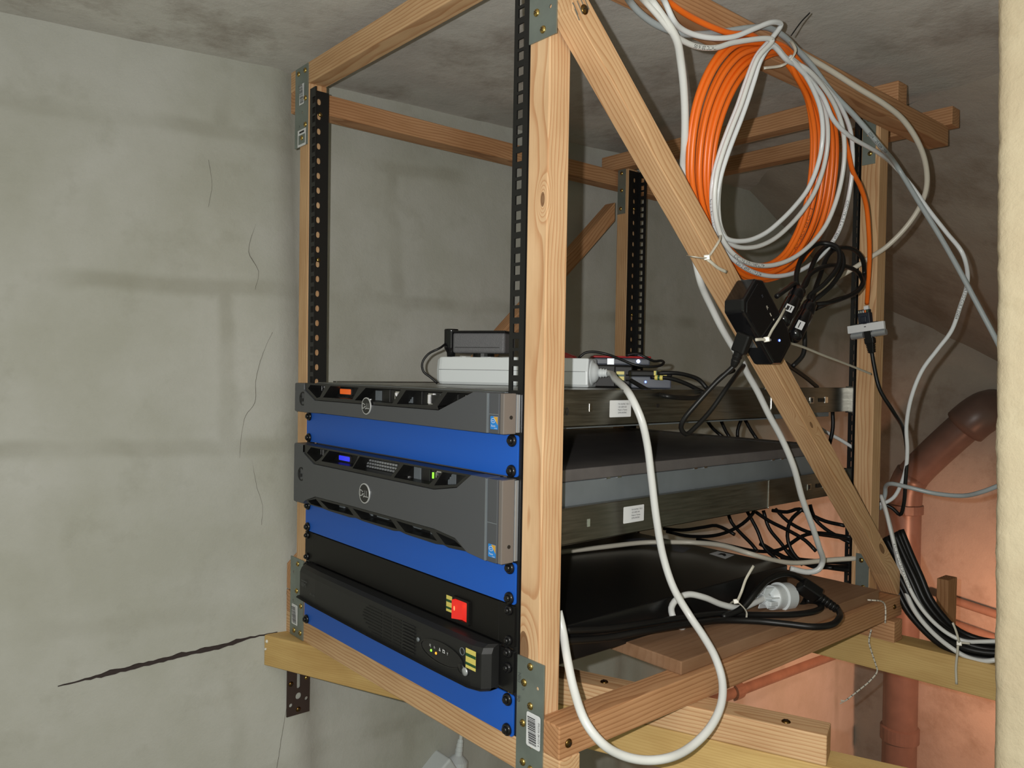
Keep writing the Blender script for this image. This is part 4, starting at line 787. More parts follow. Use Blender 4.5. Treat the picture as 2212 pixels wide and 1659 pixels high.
'string_b': [[289.8,700.0,-19.4],[286.5,700.3,-38.7],[288.9,707.3,-59.4],[291.7,714.8,-77.9],[292.0,719.6,-89.3],[283.8,714.2,-105.4],[268.5,700.5,-125.4],[255.8,690.0,-141.0]],
'bundle': [[[289.9,798.0,126.4],[310.3,792.0,88.1],[326.6,788.0,59.3],[342.2,786.0,28.0],[361.6,782.0,7.1],[381.2,777.0,-6.8],[401.4,772.0,-12.6],[425.5,777.0,-16.3],[459.0,785.0,-12.9]],[[284.4,786.0,121.5],[305.9,780.0,83.9],[323.0,776.0,55.7],[339.9,774.0,24.6],[360.9,770.0,3.6],[382.2,765.0,-10.0],[404.0,760.0,-15.1],[429.1,765.0,-17.8],[462.6,773.0,-13.5]],[[282.2,776.0,119.0],[303.8,770.0,81.4],[320.9,766.0,53.4],[338.1,764.0,21.9],[360.0,760.0,0.2],[382.4,755.0,-13.9],[405.7,750.0,-19.2],[431.8,755.0,-21.8],[465.6,763.0,-17.3]],[[272.9,782.0,113.3],[296.9,776.0,76.9],[316.3,772.0,50.2],[335.6,770.0,20.1],[359.1,766.0,0.3],[382.4,761.0,-11.4],[405.3,756.0,-14.3],[430.6,761.0,-14.7],[463.9,769.0,-8.2]],[[270.2,770.0,110.3],[293.5,764.0,73.4],[312.2,760.0,46.2],[331.4,758.0,14.9],[355.7,754.0,-6.9],[380.5,749.0,-20.3],[406.0,744.0,-24.5],[433.4,749.0,-25.5],[467.4,757.0,-19.6]],[[258.0,782.0,103.2],[282.1,776.0,66.0],[301.5,772.0,38.7],[321.6,770.0,6.8],[347.3,766.0,-15.5],[373.5,761.0,-29.3],[400.5,756.0,-33.3],[429.1,761.0,-33.9],[463.8,769.0,-27.3]],[[254.8,774.0,100.3],[279.4,768.0,63.4],[299.2,764.0,36.3],[319.9,762.0,4.4],[346.6,758.0,-18.2],[373.9,753.0,-32.0],[402.1,748.0,-35.8],[431.4,753.0,-35.9],[466.2,761.0,-28.9]],[[287.1,792.0,124.0],[307.6,786.0,85.6],[323.7,782.0,56.7],[339.5,780.0,24.9],[359.6,776.0,3.1],[380.2,771.0,-11.4],[401.7,766.0,-17.6],[427.0,771.0,-21.4],[460.8,779.0,-18.0]],[[242.9,788.0,93.6],[269.2,782.0,57.1],[290.6,778.0,30.7],[312.9,776.0,-0.7],[341.1,772.0,-22.5],[369.3,767.0,-35.0],[397.8,762.0,-37.4],[427.1,767.0,-36.1],[462.0,775.0,-27.8]]],
'bw1': [[263.7,780.0,181.9],[276.5,769.5,161.6],[290.5,760.1,127.0],[308.6,755.0,78.7],[333.5,749.3,33.3],[359.8,745.7,6.2],[387.5,744.0,-9.8],[408.6,748.7,-15.6],[428.2,752.0,-11.6],[463.2,760.0,-2.4]],
'bw2': [[263.5,786.0,173.6],[277.7,776.3,145.9],[294.7,769.3,96.4],[311.4,762.0,46.9],[333.9,749.4,12.9],[361.3,742.8,-10.7],[390.1,738.0,-26.1],[415.3,740.3,-36.2],[439.6,742.0,-35.1],[467.4,752.0,-22.5]],
'whr': [[255.2,795.0,156.0],[264.0,794.7,182.1],[267.4,788.0,195.5],[283.2,772.4,204.1],[310.1,769.6,202.3],[348.5,780.0,195.9],[389.0,779.8,197.6],[418.8,767.4,208.2],[452.8,760.0,226.7]],
'blk_coupler': [[277.3,703.0,423.6],[281.0,706.0,395.9],[289.3,709.0,359.5],[302.5,730.0,323.3],[299.8,775.0,292.3],[301.4,785.3,258.1],[298.4,790.0,208.3],[293.4,797.3,168.9],[285.8,802.2,150.4],[273.4,802.2,159.4],[254.9,795.0,168.4]],
'tangle': [[[24.7,700.0,121.7],[31.4,700.0,108.9],[50.7,700.0,92.9],[72.7,700.0,77.8],[85.1,700.0,66.6]],[[54.3,712.0,133.1],[76.6,712.0,101.2],[92.5,712.0,71.7],[119.4,712.0,55.4]],[[79.8,725.0,135.5],[92.6,725.0,105.0],[116.8,725.0,82.4],[134.6,725.0,64.4],[157.5,725.0,53.2]],[[76.6,706.0,134.2],[103.8,706.0,122.3],[144.4,706.0,110.5],[172.4,706.0,99.8],[191.7,706.0,85.5]],[[97.6,735.0,139.7],[121.5,735.0,121.9],[158.9,735.0,109.4],[205.0,735.0,109.4],[238.7,735.0,110.2]],[[96.0,728.0,137.5],[125.2,728.0,139.1],[147.8,728.0,147.6],[170.2,728.0,140.5],[194.7,728.0,134.0],[228.8,728.0,131.8]],[[160.1,716.0,150.6],[138.2,716.0,126.6],[133.2,716.0,99.5],[139.4,716.0,79.7],[156.7,716.0,62.1],[178.9,716.0,56.1],[216.0,716.0,61.1]],[[160.5,740.0,156.1],[169.3,740.0,134.0],[188.8,740.0,118.9],[215.6,740.0,108.1],[236.4,740.0,101.7]],[[-114.7,690.0,75.2],[-71.4,690.0,79.4],[-20.1,690.0,93.5],[6.2,690.0,100.5],[28.9,690.0,95.9],[44.9,690.0,90.4]],[[-110.4,694.0,69.6],[-56.7,694.0,69.8],[10.3,694.0,84.1],[57.3,694.0,111.0],[78.2,694.0,133.0],[81.0,694.0,138.8]],[[-59.7,722.0,60.1],[8.1,722.0,60.6],[71.4,722.0,61.1],[116.0,722.0,71.9],[157.9,722.0,103.0],[182.4,722.0,112.3],[244.9,722.0,115.4]],[[113.3,732.0,56.8],[167.3,732.0,60.6],[207.6,732.0,67.2],[243.7,732.0,71.7]],[[117.7,744.0,66.7],[146.8,744.0,53.6],[188.3,744.0,53.9],[238.1,744.0,61.4]],[[74.6,726.0,74.8],[128.4,726.0,57.8],[184.3,726.0,57.1],[246.9,726.0,60.9]],[[-41.1,712.0,296.7],[-20.3,712.0,275.2],[-0.0,712.0,262.6]],[[-11.8,718.0,298.2],[2.1,718.0,273.7],[12.2,718.0,260.4]],[[43.3,708.0,301.5],[34.5,708.0,276.3],[34.8,708.0,262.6]],[[37.3,722.0,300.8],[53.5,722.0,277.1],[66.3,722.0,261.7]],[[199.7,735.0,319.6],[200.9,735.0,291.8],[195.8,735.0,263.5]]],
'white_back': [[162.6,745.0,294.2],[182.0,745.0,283.8],[209.0,745.0,271.7],[232.6,745.0,259.8]],
'desk1': [[136.4,294.2,367.2],[177.9,280.9,355.1],[242.0,239.1,349.7],[244.0,273.5,347.2],[244.0,302.3,348.1],[240.0,325.5,355.0],[232.0,348.8,363.3],[240.0,357.7,375.9],[262.0,351.2,383.4]],
'desk2': [[150.5,318.5,372.2],[173.5,329.9,371.4],[197.4,334.6,365.0],[221.1,331.4,356.9],[236.0,325.2,352.5]],
'desk3': [[156.6,325.7,378.1],[179.5,337.1,378.5],[201.2,339.3,375.1],[222.4,333.2,369.2],[232.0,336.6,358.4]],
'desk4': [[60.5,267.9,397.3],[65.5,273.9,404.7],[73.2,282.9,406.9],[86.2,298.0,404.0],[108.2,308.1,395.6],[122.3,316.7,389.3],[133.0,329.1,387.0],[142.5,348.0,388.7],[139.9,360.4,393.5],[130.8,365.3,396.2],[117.5,365.1,395.5],[103.4,364.1,400.9],[94.4,353.8,406.1],[84.3,341.9,403.1]],
'thin': [[-86.6,150.3,411.0],[-97.6,137.4,409.4],[-108.5,124.4,400.2],[-113.9,117.7,386.4],[-112.3,119.3,374.2],[-105.5,127.1,366.2],[-98.6,134.9,357.5]],
}

# ------------------------------------------------------------------ things standing on the thin server
sd = Vector((0.869, 0.494, 0)); sn = Vector((-0.494, 0.869, 0)); T0 = Vector((-104, 134.5, 356.4))
st = thing('power_strip', 'white power strip lying across the top server, with its white cord looping down', 'power strip', T0)
sm = frame(T0, sd, (0, 0, 1))                       # local x along the strip, y away from the camera, z up
LS = 232
prof = [(3, 0), (49, 0), (54, 6), (54, 24), (49, 40.5), (3, 40.5), (-1.0, 22), (0, 4)]
v = []; k = len(prof)
for x, sc in ((0, 0.80), (6, 0.97), (10, 1.0), (LS-3, 1.0), (LS, 0.98)):
    v += [sm @ Vector((x, 26+(y-26)*sc, 20+(z-20)*sc)) for y, z in prof]
f = [tuple(range(k)), tuple(reversed([4*k+i for i in range(k)]))]
for j in range(4):
    for i in range(k): a, b = j*k+i, j*k+(i+1) % k; f.append((b, a, a+k, b+k))
MB().add(v, f).build('housing', 'white', st, bevel=1.2)
MB().box(6, LS-4, -1.2, 0.5, 21.6, 22.2, mat=sm).build('housing_seam', 'print', st)
r_ = MB()
r_.add([sm @ Vector(p) for p in [(188, 20, 40), (206, 20, 40), (206, 40, 40), (188, 40, 40), (190, 21, 49.5), (204, 21, 44), (204, 39, 44), (190, 39, 49.5)]], [(0, 1, 5, 4), (1, 2, 6, 5), (2, 3, 7, 6), (3, 0, 4, 7), (4, 5, 6, 7)])
r_.build('rocker_switch', 'red', st, bevel=0.8)
for i in range(4):
    c_ = sm @ Vector((34+i*40, 27, 40.4))
    MB().lathe([(18, -1), (18, 0.6), (16.8, 0.6), (16.8, -0.4), (0, -0.4)], Matrix.Translation(c_), 24).build('socket', 'white', st)
ec = sm @ Vector((LS, 24, 20.5))
em = frame(ec, (0, 0, 1), sd)
MB().lathe([(18, -3), (18, 0.8), (16.5, 1.8), (14.8, 2.2), (13.2, 5.5), (9, 8.5), (6.2, 9.5)], em, 30).lathe([(6.2, 9), (6.0, 11), (6.8, 11.6), (6.8, 13.2), (5.6, 13.8), (5.6, 15), (6.3, 15.6), (6.3, 17), (5.2, 17.6), (5.2, 18.8), (5.9, 19.4), (5.9, 20.8), (4.6, 21.4)], em, 20).build('cord_boss', 'white', st, smooth=True)
scord = [tuple(ec+sd*14), tuple(ec+sd*24+Vector((0, 0, -0.5)))]+[tuple(p) for p in D['stripcord'][2:]]
tube('cord', scord, 4.5, 'white_cable', st, n=14)
pa = thing('plug_adapter', 'round glossy black car-style plug standing on the white power strip', 'plug', sm @ Vector((16, 26, 42)))
pm = frame(sm @ Vector((16, 20, 40.6)), (1, 0, 0), (0, 0, 1))
MB().lathe([(6, 0), (6.5, 6), (10, 12), (10.6, 14), (10.6, 38), (10.9, 39), (10.0, 41.5), (0, 41.7)], pm, 28).build('body', 'black_gloss', pa, smooth=True)
tube('lead', [tuple(sm @ Vector((10, 18, 62)))]+[tuple(p) for p in D['thin'][1:]], 1.7, 'black', pa)
ad = thing('power_adapter', 'grained dark grey power adapter plugged into the white power strip', 'adapter', sm @ Vector((60, 26, 42)))
MB().box(26, 108, 2, 48, 46, 76, mat=sm).build('body', 'black_tex', ad, bevel=3.5, seg=3)
MB().box(25, 109, 1.2, 49, 66+9.2, 79, mat=sm).build('lid_rim', 'black_gloss', ad, bevel=2)
MB().box(30, 100, 1.5, 3, 54, 54.8, mat=sm).build('seam', 'recess', ad)
MB().lathe([(16, 0), (16, 7)], frame(sm @ Vector((66, 26, 40.4)), (1, 0, 0), (0, 0, 1)), 20).build('plug_base', 'black', ad)
def yawbox(a, wd, dp, z0, z1): return frame(Vector(a), (0.65, 0.76, 0), (0, 0, 1)), wd, dp, z0, z1
k1 = thing('power_adapter', 'black adapter block with a striped tape, beside the strip on the thin server', 'adapter', (150, 230, 357))
am = frame((66, 278, 356.6), (0.70, 0.71, 0), (0, 0, 1))
MB().box(0, 62, 0, 56, 0, 32, mat=am).box(40, 66, -3, 28, 1, 31, mat=am).build('body', 'panel_black', k1, bevel=2.0)
mf = frame(am @ Vector((0, -3.2, 0)), (0.70, 0.71, 0), (0.71, -0.70, 0))
stripes('striped_tape', k1, mf, 43, 54, 5, 23)
decal('lettering', k1, frame(am @ Vector((0, -0.15, 0)), (0.70, 0.71, 0), (0.71, -0.70, 0)), [('poly', [(24, 14), (30, 17), (24, 20)], 0), ('poly', [(25, 15.4), (28.2, 17), (25, 18.6)], 1)], ['label', 'ink'])
pb = frame(am @ Vector((56, 2, 14)), (0, 0, 1), (0.70, 0.71, 0))
MB().lathe([(7, 0), (7, 20), (5, 22), (5, 25), (4, 25), (4, 27), (5, 27), (5, 29)], pb, 16).build('plug', 'black', k1, smooth=False)
k2 = thing('network_device', 'small dark network device with a striped tape on the thin server', 'network device', (190, 245, 357))
bm_ = frame((130, 302, 356.6), (0.66, 0.75, 0), (0, 0, 1))
MB().box(0, 56, 0, 46, 0, 17, mat=bm_).build('body', 'grey_dev', k2, bevel=2.0)
MB().box(-1, 57, -1, 47, 16, 25, mat=bm_).build('lid', 'panel_black', k2, bevel=2.4)
mf = frame(bm_ @ Vector((0, -1.3, 0)), (0.66, 0.75, 0), (0.75, -0.66, 0))
decal('striped_tape', k2, mf, [('rect', 31, 16.5, 49, 24.6, 0), ('rect', 34, 16.5, 37, 24.6, 1), ('rect', 41.5, 16.5, 44, 24.6, 1)], ['yellow', 'green'])
MB().lathe([(1.5, 0), (1.2, 0.8), (0, 1)], frame(bm_ @ Vector((20, -0.1, 9)), (0, 0, 1), (0.75, -0.66, 0)), 12).build('indicator', 'led_blue', k2)
k3 = thing('hard_drive', 'flat grey drive with a bright blue light and dark red edge, atop the black boxes', 'drive', (150, 275, 387))
cm = frame((41, 320, 388.8), (0.66, 0.75, 0), (0, 0, 1))
MB().box(0, 84, 0, 50, 0, 11, mat=cm).build('body', 'grey_dev', k3, bevel=2.6)
MB().box(-1, 85, -1, 51, 11, 14, mat=cm).build('lid', 'red', k3, bevel=1.2)
MB().lathe([(2.6, 0), (2.2, 1), (0, 1.4)], frame(cm @ Vector((66, -0.2, 6.5)), (0, 0, 1), (0.75, -0.66, 0)), 14).build('indicator', 'led_bluew', k3, smooth=True)
MB().box(20, 30, -0.3, 0.5, 1, 10, mat=cm).build('port', 'silver', k3)
c1 = thing('network_cable', 'black cable ended in striped tape, sagging over the side of the thin server', 'cable', D['desk1'][0])
tube('cord', D['desk1'], 3.0, 'black', c1)
for i, (nm, lb) in enumerate((('desk2', 'lower black cable leaving the small network device towards the rear'), ('desk3', 'upper black cable leaving the small network device towards the rear'))):
    c2 = thing('network_cable', lb, 'cable', D[nm][0]); tube('cord', D[nm], 2.9, 'black', c2)
    if i == 0:
        a, b = Vector(D[nm][0]), Vector(D[nm][1])
        MB().lathe([(3.5, 0), (3.5, 4)], frame(a.lerp(b, 0.25), (0, 0, 1), b-a), 14).lathe([(3.5, 7), (3.5, 11)], frame(a.lerp(b, 0.25), (0, 0, 1), b-a), 14).build('striped_tape', 'yellow', c2)
        MB().lathe([(3.45, 4), (3.45, 7)], frame(a.lerp(b, 0.25), (0, 0, 1), b-a), 14).build('striped_tape', 'green', c2)
tag(tube('usb_cable', D['desk4'], 1.9, 'black'), 'thin black lead curling over the boxes behind the power strip end', 'cable')

# ------------------------------------------------------------------ black box tied to the brace
dv = Vector((0, 0.736, -0.677)); up2 = Vector((0, 0.677, 0.736))
bx = thing('signal_box', 'glossy black box with a tiny blue light tied to the slanting brace', 'electronic box', (310, 315, 440))
bm2 = frame((308.6, 311, 440), dv, (1, 0, 0))        # local x along the brace, y up across it, z outwards
MB().plate([(-46, -28), (-56, -18), (-56, 18), (-44, 29), (36, 29), (56, 20), (56, -14), (42, -28)], [], 0, 27, bm2).build('housing', 'black_gloss', bx, bevel=3.0, seg=3)
MB().plate([(-42, -25), (-50, -16), (-50, 16), (-40, 25), (34, 25), (50, 17), (50, -12), (40, -25)], [], 26.5, 28.2, bm2).build('lid', 'black_gloss', bx, bevel=1.0)
mt = frame(bm2 @ Vector((0, 0, 28.4)), dv, (1, 0, 0))
decal('lettering', bx, mt, [('rect', -8, 8.5, -3, 10, 0), ('rect', 2, 8.5, 4, 10.5, 0), ('text', '4K', -20, 8, 5, 0), ('text', 'IN', -36, 10, 4, 1)], ['cream_cable', 'grey_dev'])
MB().lathe([(1.5, 0), (1.3, 0.8), (0, 1.1)], mt @ Matrix.Translation((30, 1, 0)), 12).build('indicator', 'led_blue', bx, smooth=True)
MB().box(-2, 12, -29.5, -27, 6, 20, mat=bm2).build('port', 'chrome', bx, bevel=0.6)
hp = thing('video_cable', 'black cable with a thick plug hanging in a loop from the tied box', 'cable', D['hdmi'][0])
q0 = Vector((332, 268, 424)); q1 = Vector(D['hdmi'][1])
hm = frame(q0, (1, 0, 0), (q1-q0))
MB().box(-9, 9, -5.5, 5.5, -2, 22, mat=hm).build('plug', 'black', hp, bevel=2.2, seg=3)
MB().lathe([(6, 21), (5.2, 26), (6, 27), (5, 31), (5.5, 32), (4.4, 37), (3.4, 40)], hm, 16).build('strain_relief', 'black', hp)
tube('cord', [tuple(hm @ Vector((0, 0, 34)))]+D['hdmi'][1:], 3.0, 'black', hp)
for i, (a, b, lb) in enumerate((((318, 372, 447), (312, 420, 490), 'upper black barrel plug with white tag right of the tied box'), ((318, 402, 430), (312, 450, 474), 'lower black barrel plug with white tag right of the tied box'))):
    a, b = Vector(a), Vector(b); pg = thing('barrel_plug', lb, 'plug', a); m_ = frame(a, (1, 0, 0), b-a); L = (b-a).length
    MB().lathe([(0, -6), (9, -5), (10.5, 0), (10.5, L*0.62), (9, L*0.66), (9, L*0.72), (10, L*0.75), (9.4, L*0.98), (7.5, L)], m_, 22).build('body', 'black_gloss', pg, smooth=True)
    e_ = (CAMP-a).normalized(); zf = (b-a).normalized(); nn = (e_-zf*e_.dot(zf)).normalized(); ml = frame(a+nn*10.6, zf.cross(nn)*-1, nn)
    it = [('rect', -5.0, 8, 5.0, 21, 0), ('rect', -3.4, 10, 0, 18, 1), ('rect', 1.4, 11, 2.6, 19, 1)] if i == 0 else [('rect', -4, 2, 5, 18, 0), ('rect', -1, 4, 0.2, 15, 1)]
    mlab = frame(a+nn*10.7, nn.cross(zf) if nn.cross(zf).z < 2 else zf, nn)
    mlab = Matrix(((nn.cross(zf)*-1).x, 0, 0, 0), (0, 0, 0, 0), (0, 0, 0, 0), (0, 0, 0, 1)) if False else frame(a+nn*10.7, zf.cross(nn), nn)
    decal('tag_label', pg, mlab, it, ['label', 'ink'])
for nm, lb in (('coil1', 'inner loop of black cable coiled right of the tied box'), ('coil2', 'tall leftmost loop of black cable coiled right of the tied box'), ('coil3', 'lower right loop of black cable reaching over the rear post'), ('coil4', 'outermost right loop of black cable over the rear post'), ('coil5', 'short black lead from the tied box top to the coiled loops'), ('coil6', 'black lead bending down behind the tied box'), ('coil7', 'black lead dropping behind the brace below the tied box')):
    tag(tube('coiled_cable', D[nm], 3.3, 'black'), lb, 'cable', 'black cables coiled beside the tied box')

# ------------------------------------------------------------------ cables hanging from the top beam
oc = thing('network_cable', 'long orange network cable hanging in a coil and ending at the coupler', 'cable', D['orange'][8])
tube('cord', D['orange'], 3.35, 'orange', oc, n=12, step=5)
wa = thing('network_cable', 'glossy white cable coiled over the orange one, its tail crossing to the far right', 'cable', D['white_a'][12])
tube('cord', D['white_a'], 3.05, 'white2', wa, n=12, step=5)
wb = thing('network_cable', 'white cable forming the middle loops of the coil under the top beam', 'cable', D['white_b'][12])
tube('cord', D['white_b'], 3.05, 'white_cable', wb, n=12, step=5)
gc = thing('network_cable', 'blue grey cable slanting from the top beam down behind the cream wall end', 'cable', D['grey'][8])
tube('cord', D['grey'], 3.6, 'grey_cable', gc, n=12)
tag(tube('mains_cable', D['cream'], 3.8, 'cream_cable', n=12), 'cream cable bulging right of the rear post and back towards the tied box', 'cable')
tag(tube('mains_cable', D['mains'], 4.4, 'white_cable', n=12), 'thick white cable running down along the slanting brace to the shelf', 'cable')
tag(tube('mains_cable', D['upscable'], 4.0, 'cream_cable', n=12), 'off-white cable lying across the top of the black battery unit', 'cable')
path_text(wa, 'CSA 214939 AWM E 24', 6.0, D['white_a'], 0.205, 3.05, 'ink')
path_text(wa, 'MULTI-LAN VERIFIED', 6.0, D['white_a'], 0.17, 3.05, 'ink', flip=True)
path_text(wa, 'CSA 214939 AWM 2 STRANDED', 5.6, D['white_a'], 0.285, 3.05, 'ink')
path_text(wb, '4UTP-24AWG STRANDED', 6.0, D['white_b'], 0.30, 3.05, 'ink', flip=True)
path_text(wb, '17HTC 2016/05', 6.0, D['white_b'], 0.06, 3.05, 'ink', flip=True)
path_text(wa, 'VERIFIED CABLE E2424', 5.6, D['white_a'], 0.86, 3.05, 'ink')
path_text(oc, 'SC-- MERCATOR CAT. 2', 6.4, D['orange'], 0.655, 3.35, 'ink')
path_text(gc, '0204 1125 0204 1125 0204', 5.0, D['grey'], 0.52, 3.6, 'ink')
# coupler on the rear post
cp_ = thing('cable_coupler', 'white and silver cable coupler hanging in front of the rear right post', 'coupler', (271, 706, 457))
km = frame((270.5, 704, 456), (1, 0, 0.12), (0, -1, 0))
MB().box(-29, 29, -6.2, 6.2, 2, 9, mat=km).build('clip', 'label', cp_, bevel=0.8)
MB().box(-18, -6, 5.6, 7.4, 1, 8, mat=km).box(8, 19, 5.6, 7.4, 1, 8, mat=km).box(-3, 3, 5.4, 6.6, 1, 9.3, mat=km).box(-1.6, 1.4, 0.5, 1.8, 8.8, 9.2, mat=km).build('clip_slots', 'ink', cp_)
mr = frame((270.5, 704, 456), (0, 0, 1), (1, 0, 0.12))
MB().lathe([(5.0, -26), (5.0, -6.5)], frame(km @ Vector((0, -11, 2)), (0, 1, 0), (1, 0, 0.12)), 18).lathe([(5.0, 7), (5.0, 29)], frame(km @ Vector((0, -11, 2)), (0, 1, 0), (1, 0, 0.12)), 18).build('spring_bar', 'silver', cp_, smooth=False)
MB().box(-11, 8, 6, 24, -3, 8, mat=km).box(-6, 3, 8, 18, 7, 10, mat=km).build('upper_jack', 'jackblue', cp_, bevel=1.0)
MB().box(-10.5, 7, 24, 29, -2, 7, mat=km).build('wire_block', 'ink', cp_, bevel=0.6)
for i, m in enumerate(('chrome', 'chrome', 'silver', 'orange', 'led_green')):
    MB().box(-9.5+i*3.4, -7.2+i*3.4, 23.5, 27.5, 6.6, 8, mat=km).build('wire', m if m != 'led_green' else 'green', cp_, bevel=0.3)
MB().box(0, 7, 28, 34, 2, 8, mat=km).build('wire', 'label', cp_, bevel=0.6)
bcab = thing('network_cable', 'black cable with a ribbed boot dropping from the coupler along the rear post', 'cable', D['blk_coupler'][0])
q0 = km @ Vector((2, -6, 3)); q1 = Vector(D['blk_coupler'][1]); m_ = frame(q0, (1, 0, 0), q1-q0)
MB().box(-6, 6, -4, 4, -2, 12, mat=m_).build('plug', 'black', bcab, bevel=0.8)
mb = MB().box(-7, 7, -5, 5, 11, 19, mat=m_)
for i in range(6): mb.box(-6.4+i*0.35, 6.4-i*0.35, -4.6, 4.6, 19+i*2.6, 20.6+i*2.6, mat=m_).box(-5.2+i*0.3, 5.2-i*0.3, -3.8, 3.8, 20.4+i*2.6, 21.7+i*2.6, mat=m_)
mb.build('ribbed_boot', 'black', bcab, bevel=0.4)
tube('cord', [tuple(m_ @ Vector((0, 0, 32)))]+D['blk_coupler'][1:], 3.0, 'black', bcab)

# ------------------------------------------------------------------ plugs and cords beside the battery unit
wpg = thing('mains_plug', 'white round mains plug tied to black cords beside the battery unit', 'plug', (252, 500, 60))
P0 = Vector((250, 462, 63)); ax = Vector((0.10, 0.985, -0.10)).normalized(); m_ = frame(P0, (0, 0, 1), ax)
MB().lathe([(0, 3), (9, 4), (17, 9), (17.5, 11), (17.5, 26), (20.5, 27), (20.5, 31), (19.6, 32), (19.6, 48), (18, 50), (0, 50)], m_, 36).build('body', 'white', wpg, smooth=False)
mb = MB()
for a in (0.3, 1.35, 2.4, 3.45, 4.5, 5.55):
    mb.box(3, 16, -0.8, 0.8, -10, 10, mat=m_ @ Matrix.Rotation(a, 4, 'Z'))
mb.lathe([(7, -12), (7, 4), (6, 4), (6, -12)], m_, 18).build('grip_ribs', 'white', wpg)
MB().box(-9, -2, -14, 14, -8, 12, mat=m_).build('grip_wing', 'white', wpg, bevel=1.5)
for s in (-9.5, 9.5): MB().lathe([(2.4, 50), (2.4, 66), (1.6, 68), (0, 68.3)], m_ @ Matrix.Translation((s, 0, 0)), 12).build('pin', 'chrome', wpg)
MB().lathe([(1.6, 0), (1.2, 0.5), (0, 0.5)], frame(m_ @ Vector((8, -15.6, 20)), ax, (0.88, -0.2, 0.42)), 10).build('rivet', 'chrome', wpg)
tube('cord', D['plugcord'], 4.2, 'white_cable', wpg, n=12)
ie = thing('power_cable', 'black power cord with an angled ribbed plug at the shelf end', 'cable', D['black_b'][4])
q1 = Vector(D['black_b'][-2]); q0 = Vector((276, 515, 76)); m_ = frame(q0, (1, 0, 0.3), q1-q0); L = (q1-q0).length
MB().box(-12, 12, -8, 8, -6, L*0.42, mat=m_).build('plug', 'black', ie, bevel=2.5, seg=3)
mb = MB()
for i in range(6): mb.lathe([(7.6-i*0.3, 0), (8.0-i*0.3, 1.6), (7.6-i*0.3, 3), (6.2-i*0.2, 3.2), (6.2-i*0.2, 5)], m_ @ Matrix.Translation((0, 0, L*0.42+i*L*0.095)), 16)
mb.build('ribbed_boot', 'black', ie)
tube('cord', D['black_b'][:-1], 4.3, 'black', ie, n=12)
tag(tube('power_cable', D['black_a'], 4.3, 'black', n=12), 'black power cord doubled back under the white round plug', 'cable')
tag(tube('power_cable', D['black_c'], 4.3, 'black', n=12), 'black power cord looped around the white round plug', 'cable')

# ------------------------------------------------------------------ cable ties and string
def tie(label, strap, tail=None, head=None, r=1.9):
    t = thing('cable_tie', label, 'cable tie', strap[len(strap)//2])
    tube('strap', strap, r, 'tie', t, n=8, flat=0.45)
    if tail: tube('tail', tail, r, 'tie', t, n=8, flat=0.45)
    if head: MB().box(-3.6, 3.6, -3.2, 3.2, -2.8, 2.8, mat=frame(head[0], head[1], CAMP-Vector(head[0]))).build('head', 'tie', t, bevel=0.9)
    return t
V = lambda p: tuple(p)
tie('cable tie with a very long tail strapping the black box to the brace', D['tie_box'], D['tie_tail'], (D['tie_box'][2], (1, 0.5, 0.2)))
tie('cable tie around the slanting brace at the white cable coil', D['tie_brace'], D['tie_brace_tail'], (D['tie_brace'][2], (0.4, 0.7, 0.1)))
tt_ = tie('cable tie gathering the cable coil to the top beam, thin dark tail up', D['tie_top'])
tube('tail', D['tie_top_tail'], 0.9, 'black', tt_, n=6)
tie('cable tie around the black cords by the white round plug, tail up', D['tie_ups'], D['tie_ups_tail'], (D['tie_ups'][1], (0.5, 0.8, 0.1)))
tie('cable tie hanging over the rear joist from the black cable bundle', D['tie_r'], D['tie_r_tail'], (D['tie_r'][1], (1, 0.3, 0)), r=1.7)
sg = thing('string', 'white flecked string draped over the side beam near the rear post', 'string', D['string_a'][3])
tube('upper_length', D['string_a'], 1.2, 'string', sg, n=8)
tube('lower_length', D['string_b'], 1.2, 'string', sg, n=8)
e0 = Vector(D['string_b'][-1]); mb = MB()
for i in range(7):
    a = (random.Random(i).random()-0.5); tube_mb([tuple(e0), tuple(e0+Vector((-6, -4+a*4, -3+a*7)))], 0.5, n=5, mb=mb)
mb.build('frayed_end', 'string', sg)
mb = MB(); rr = random.Random(9)
for nm in ('string_a', 'string_b'):
    P = smoothpath(D[nm], 2.0)
    for i in range(2, len(P)-1, 4):
        d = (P[i+1]-P[i]).normalized(); mb.lathe([(1.28, 0), (1.28, 1.1)], frame(P[i], (0.3, 0.1, 0.9), d), 8)
mb.build('dark_flecks', 'ink', sg)

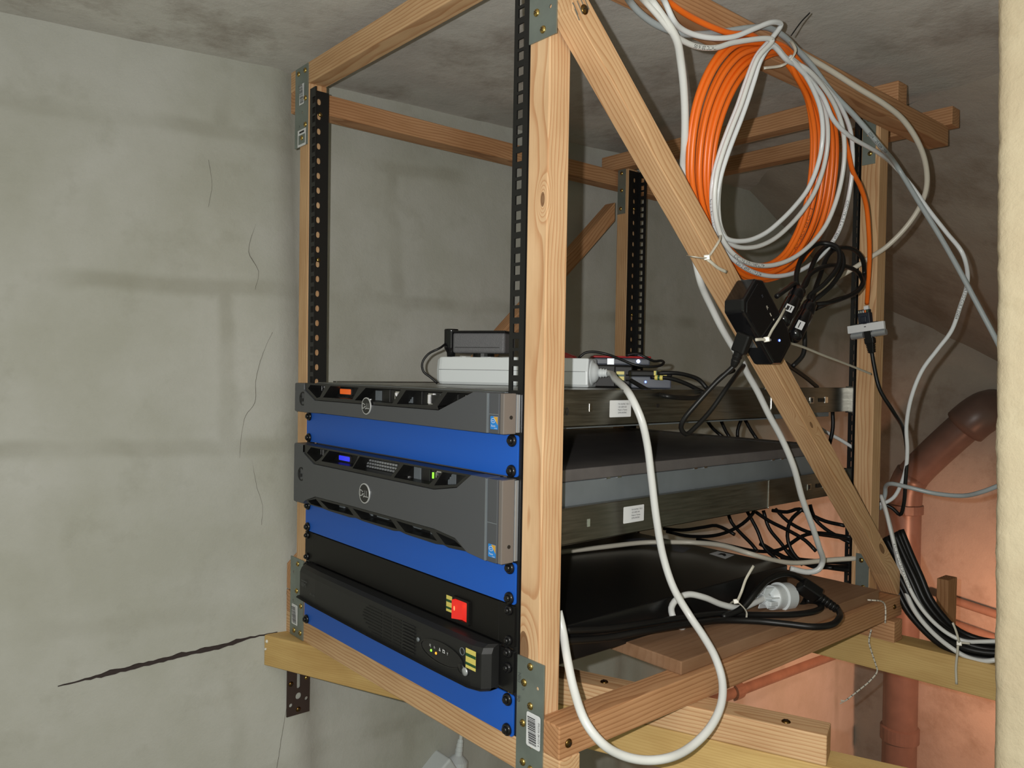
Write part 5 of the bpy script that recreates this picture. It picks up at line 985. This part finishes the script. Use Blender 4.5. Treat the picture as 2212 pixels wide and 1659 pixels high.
# ------------------------------------------------------------------ black bundle at the right and the tangle behind the servers
for i, p in enumerate(D['bundle']):
    tag(tube('power_cable', p, 5.0 if i < 7 else 4.4, 'black', n=10, step=8), 'black cable in the thick bundle draped over the rear joist', 'cable', 'black cables in the bundle over the rear joist')
b1_ = thing('network_cable', 'white printed cable running on top of the black bundle over the rear joist', 'cable', D['bw1'][4]); tube('cord', D['bw1'], 3.1, 'white_cable', b1_)
path_text(b1_, '4 PAIRS 1 CAT 5E 24 AWG UTP', 5.2, D['bw1'], 0.26, 3.1, 'ink')
tag(tube('network_cable', D['bw2'], 3.6, 'white_cable'), 'white cable along the lower edge of the black bundle over the rear joist', 'cable')
tag(tube('mains_cable', D['whr'], 3.5, 'grey_cable'), 'grey white cable sagging from the rear post to the cream wall end', 'cable')
for i, p in enumerate(D['tangle']):
    tag(tube('power_cable', p, 4.2 if i in (11, 12, 13) else 3.2, 'black', n=9, step=8), 'black cable in the tangle hanging behind the servers', 'cable', 'black cables tangled behind the servers')
tag(tube('network_cable', D['white_back'], 3.0, 'white_cable'), 'short stretch of white cable behind the rear rail right of the brace', 'cable')

# ------------------------------------------------------------------ plug on the wall low down
aw = thing('wall_plug', 'dusty white plug and adapter on the left wall under the rack', 'plug', (-300, 320, -320))
MB().box(-24, 24, -40, 40, -26, 26, mat=frame((-285, 292, -356), Vector((0.1, 0.83, 0.55)), (1, 0, 0))).build('adapter', 'white', aw, bevel=4, seg=3)
pmw = frame((-285, 326, -326), (0, 1, 0), Vector((0.0, 0.16, 1)))
MB().lathe([(18, -36), (20, -22), (19, -8), (11, -1), (7, 2)], pmw, 20).build('plug', 'white', aw)
MB().lathe([(7.5, 1), (6.8, 8), (7.2, 9), (6.0, 16), (6.6, 17), (5.4, 24), (5.8, 25), (4.6, 30)], pmw, 16).build('strain_relief', 'white', aw)
tube('cord', [tuple(pmw @ Vector((0, 0, 26))), tuple(pmw @ Vector((0, 0, 40))), (-286, 338, -250), (-284, 350, -150)], 3.6, 'white_cable', aw)
